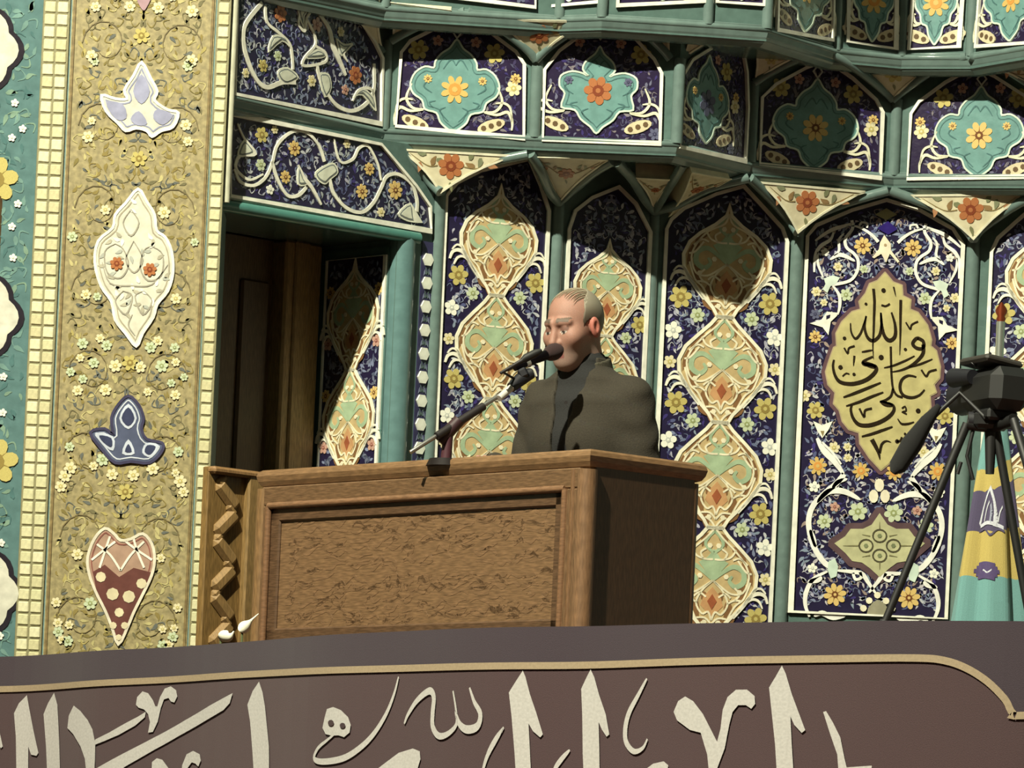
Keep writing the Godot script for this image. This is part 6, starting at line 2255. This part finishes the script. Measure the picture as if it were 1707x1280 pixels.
# ---------- the video camera on its tripod ----------
func build_video_camera() -> void:
	var z := 17.6
	var foot := W(1640, 1100, z)
	var o := thing("tripod", "black camera tripod standing in front of the flag at the right", "tripod", Transform3D(Basis(), Vector3(foot.x + 0.07, FLOOR, foot.z)))
	var at := func(x: float, y: float, zz: float) -> Vector3: return W(x, y, zz) - o.position
	var bk := k(26, 26, 28)
	var hub: Vector3 = at.call(1652, 712, z)
	var legs := [[at.call(1612, 706, z), at.call(1478, 1030, z)], [at.call(1660, 716, z), at.call(1716, 1030, z)], [at.call(1690, 700, z - 0.1), at.call(1790, 1030, z - 0.45)]]
	for e in legs:
		var a: Vector3 = e[0]
		var b: Vector3 = e[1]
		var d := b - a
		var end := a + d * (a.y / -d.y)
		var up := PackedVector3Array([a, a + (end - a) * 0.52])
		var i := Ink.new()
		i.tube(up, [0.014, 0.012], bk, 10)
		i.tube(PackedVector3Array([a + (end - a) * 0.46, a + (end - a) * 0.54]), [0.017], k(44, 44, 48), 10)
		i.tube(PackedVector3Array([a + (end - a) * 0.52, end + Vector3(0, 0.015, 0)]), [0.008], k(70, 70, 74), 10)
		var lg := put("leg", i.mesh(M.rubber), o)
		i = Ink.new()
		i.tube(PackedVector3Array([end + Vector3(0, 0.03, 0), end]), [0.011, 0.016], bk, 10)
		put("rubber_foot", i.mesh(M.rubber), lg)
		i = Ink.new()
		i.tube(PackedVector3Array([a.lerp(hub, 0.9), a]), [0.018, 0.02], bk, 10)
		put("leg_joint", i.mesh(M.rubber), lg)
	var i := Ink.new()
	i.tube(PackedVector3Array([at.call(1650, 790, z), hub]), [0.013, 0.02], bk, 12)
	put("centre_column", i.mesh(M.rubber), o)
	i = Ink.new()
	i.box(hub + Vector3(0, 0.02, 0), Vector3(0.11, 0.055, 0.09), bk, Basis(), 0.012)
	i.tube(PackedVector3Array([hub + Vector3(-0.07, 0.02, 0), hub + Vector3(0.07, 0.02, 0)]), [0.024], k(40, 40, 44), 14)
	put("pan_head", i.mesh(M.rubber), o)
	# the pan handle with its thick grip, and the bag tied to it
	i = Ink.new()
	i.tube(PackedVector3Array([hub + Vector3(-0.02, 0.02, 0.05), at.call(1600, 655, z + 0.0), at.call(1540, 710, z)]), [0.008], bk, 10)
	put("pan_handle", i.mesh(M.rubber), o)
	i = Ink.new()
	i.tube(PackedVector3Array([at.call(1566, 676, z), at.call(1545, 702, z), at.call(1520, 740, z), at.call(1496, 778, z), at.call(1488, 788, z)]), [0.01, 0.022, 0.033, 0.028, 0.01], k(20, 18, 20), 14)
	put("grip", i.mesh(M.cloth), o)
	i = Ink.new()
	i.tube(PackedVector3Array([at.call(1622, 718, z), at.call(1612, 760, z), at.call(1622, 800, z)]), [0.006], bk, 8)
	i.tube(PackedVector3Array([at.call(1602, 770, z), at.call(1596, 790, z)]), [0.006], bk, 8)
	put("cable", i.mesh(M.rubber), o)
	# the camera
	var c := thing("video_camera", "black video camera on the tripod at the right edge", "camera", Transform3D(Basis(), W(1655, 700, z)))
	var ac := func(x: float, y: float, zz: float) -> Vector3: return W(x, y, zz) - c.position
	var tilt := Basis(Vector3(0, 0, 1), -0.03) * Basis(Vector3.UP, 0.35)
	i = Ink.new()
	i.box(ac.call(1660, 652, z), Vector3(0.135, 0.13, 0.26), k(22, 22, 24), tilt, 0.03)
	i.box(ac.call(1656, 694, z), Vector3(0.1, 0.035, 0.14), k(22, 22, 24), tilt, 0.008)
	put("body", i.mesh(M.rubber), c)
	i = Ink.new()
	i.box(ac.call(1652, 606, z), Vector3(0.125, 0.022, 0.2), k(50, 47, 44), tilt * Basis(Vector3(0, 0, 1), -0.12), 0.008)
	i.tube(PackedVector3Array([ac.call(1622, 608, z), ac.call(1630, 598, z), ac.call(1680, 602, z), ac.call(1690, 612, z)]), [0.011], k(34, 34, 36), 10)
	put("handle", i.mesh(M.rubber), c)
	i = Ink.new()
	i.tube(PackedVector3Array([ac.call(1622, 628, z), ac.call(1606, 629, z + 0.05), ac.call(1590, 630, z + 0.1)]), [0.022, 0.026, 0.03], k(28, 28, 32), 16)
	put("viewfinder", i.mesh(M.rubber), c)
	i = Ink.new()
	i.tube(PackedVector3Array([ac.call(1589.5, 630, z + 0.1), ac.call(1588, 630, z + 0.108)]), [0.022], k(70, 80, 96), 16)
	put("eyepiece", i.mesh(M.metal), c)
	i = Ink.new()
	var lp: Vector3 = ac.call(1662, 652, z)
	i.tube(PackedVector3Array([lp + tilt * Vector3(0, 0, -0.12), lp + tilt * Vector3(0, 0, -0.2), lp + tilt * Vector3(0, 0, -0.25)]), [0.045, 0.05, 0.056], k(28, 28, 30), 20)
	put("lens", i.mesh(M.rubber), c)
	i = Ink.new()
	i.box(ac.call(1692, 640, z), Vector3(0.012, 0.075, 0.1), k(36, 36, 38), tilt, 0.004)
	put("side_screen", i.mesh(M.rubber), c)

# ---------- two white buds by the gate ----------
func build_buds() -> void:
	for e in [[[412, 1042], [[399, 1052], [410, 1043], [420, 1033], [431, 1023]], "white pointed bud with a curled stem in front of the gate, upper of the two"], [[375, 1060], [[364, 1058], [374, 1060], [384, 1060], [390, 1052]], "round white bud just above the banner's edge, lower of the two"]]:
		var z := 17.62
		var c := W(e[0][0], e[0][1], z)
		var o := thing("flower_bud", e[2], "flower bud", Transform3D(Basis(), Vector3(c.x, FLOOR, c.z)), "white buds by the gate")
		var p := PackedVector3Array()
		for q in e[1]:
			p.append(W(q[0], q[1], z) - o.position)
		var i := Ink.new()
		var s := PackedVector3Array()
		for j in p.size() - 1:
			for q in 4:
				s.append(p[j].cubic_interpolate(p[j + 1], p[maxi(j - 1, 0)], p[mini(j + 2, p.size() - 1)], q / 4.0))
		s.append(p[-1])
		var up: bool = e[0][0] > 400
		i.tube(s, [0.006, 0.013, 0.017, 0.0185, 0.0175, 0.0145, 0.01, 0.006, 0.004, 0.003, 0.0025, 0.002, 0.0015] if up else [0.004, 0.011, 0.015, 0.0175, 0.018, 0.018, 0.0175, 0.016, 0.012, 0.008, 0.004, 0.003, 0.002], k(250, 246, 220), 14)
		put("petals", i.mesh(M.print), o)
		i = Ink.new()
		var b := s[2]
		i.tube(PackedVector3Array([Vector3(0, 0, 0), Vector3(-0.01, b.y * 0.5, 0), b]), [0.004], k(96, 104, 60), 8)
		put("stem", i.mesh(M.print), o)
		i = Ink.new()
		leaf(i, Vector2(0, b.y * 0.6), 1.1, 0.1, 0.03, 0.003, k(96, 110, 64))
		put("leaf", i.mesh(M.print), o)
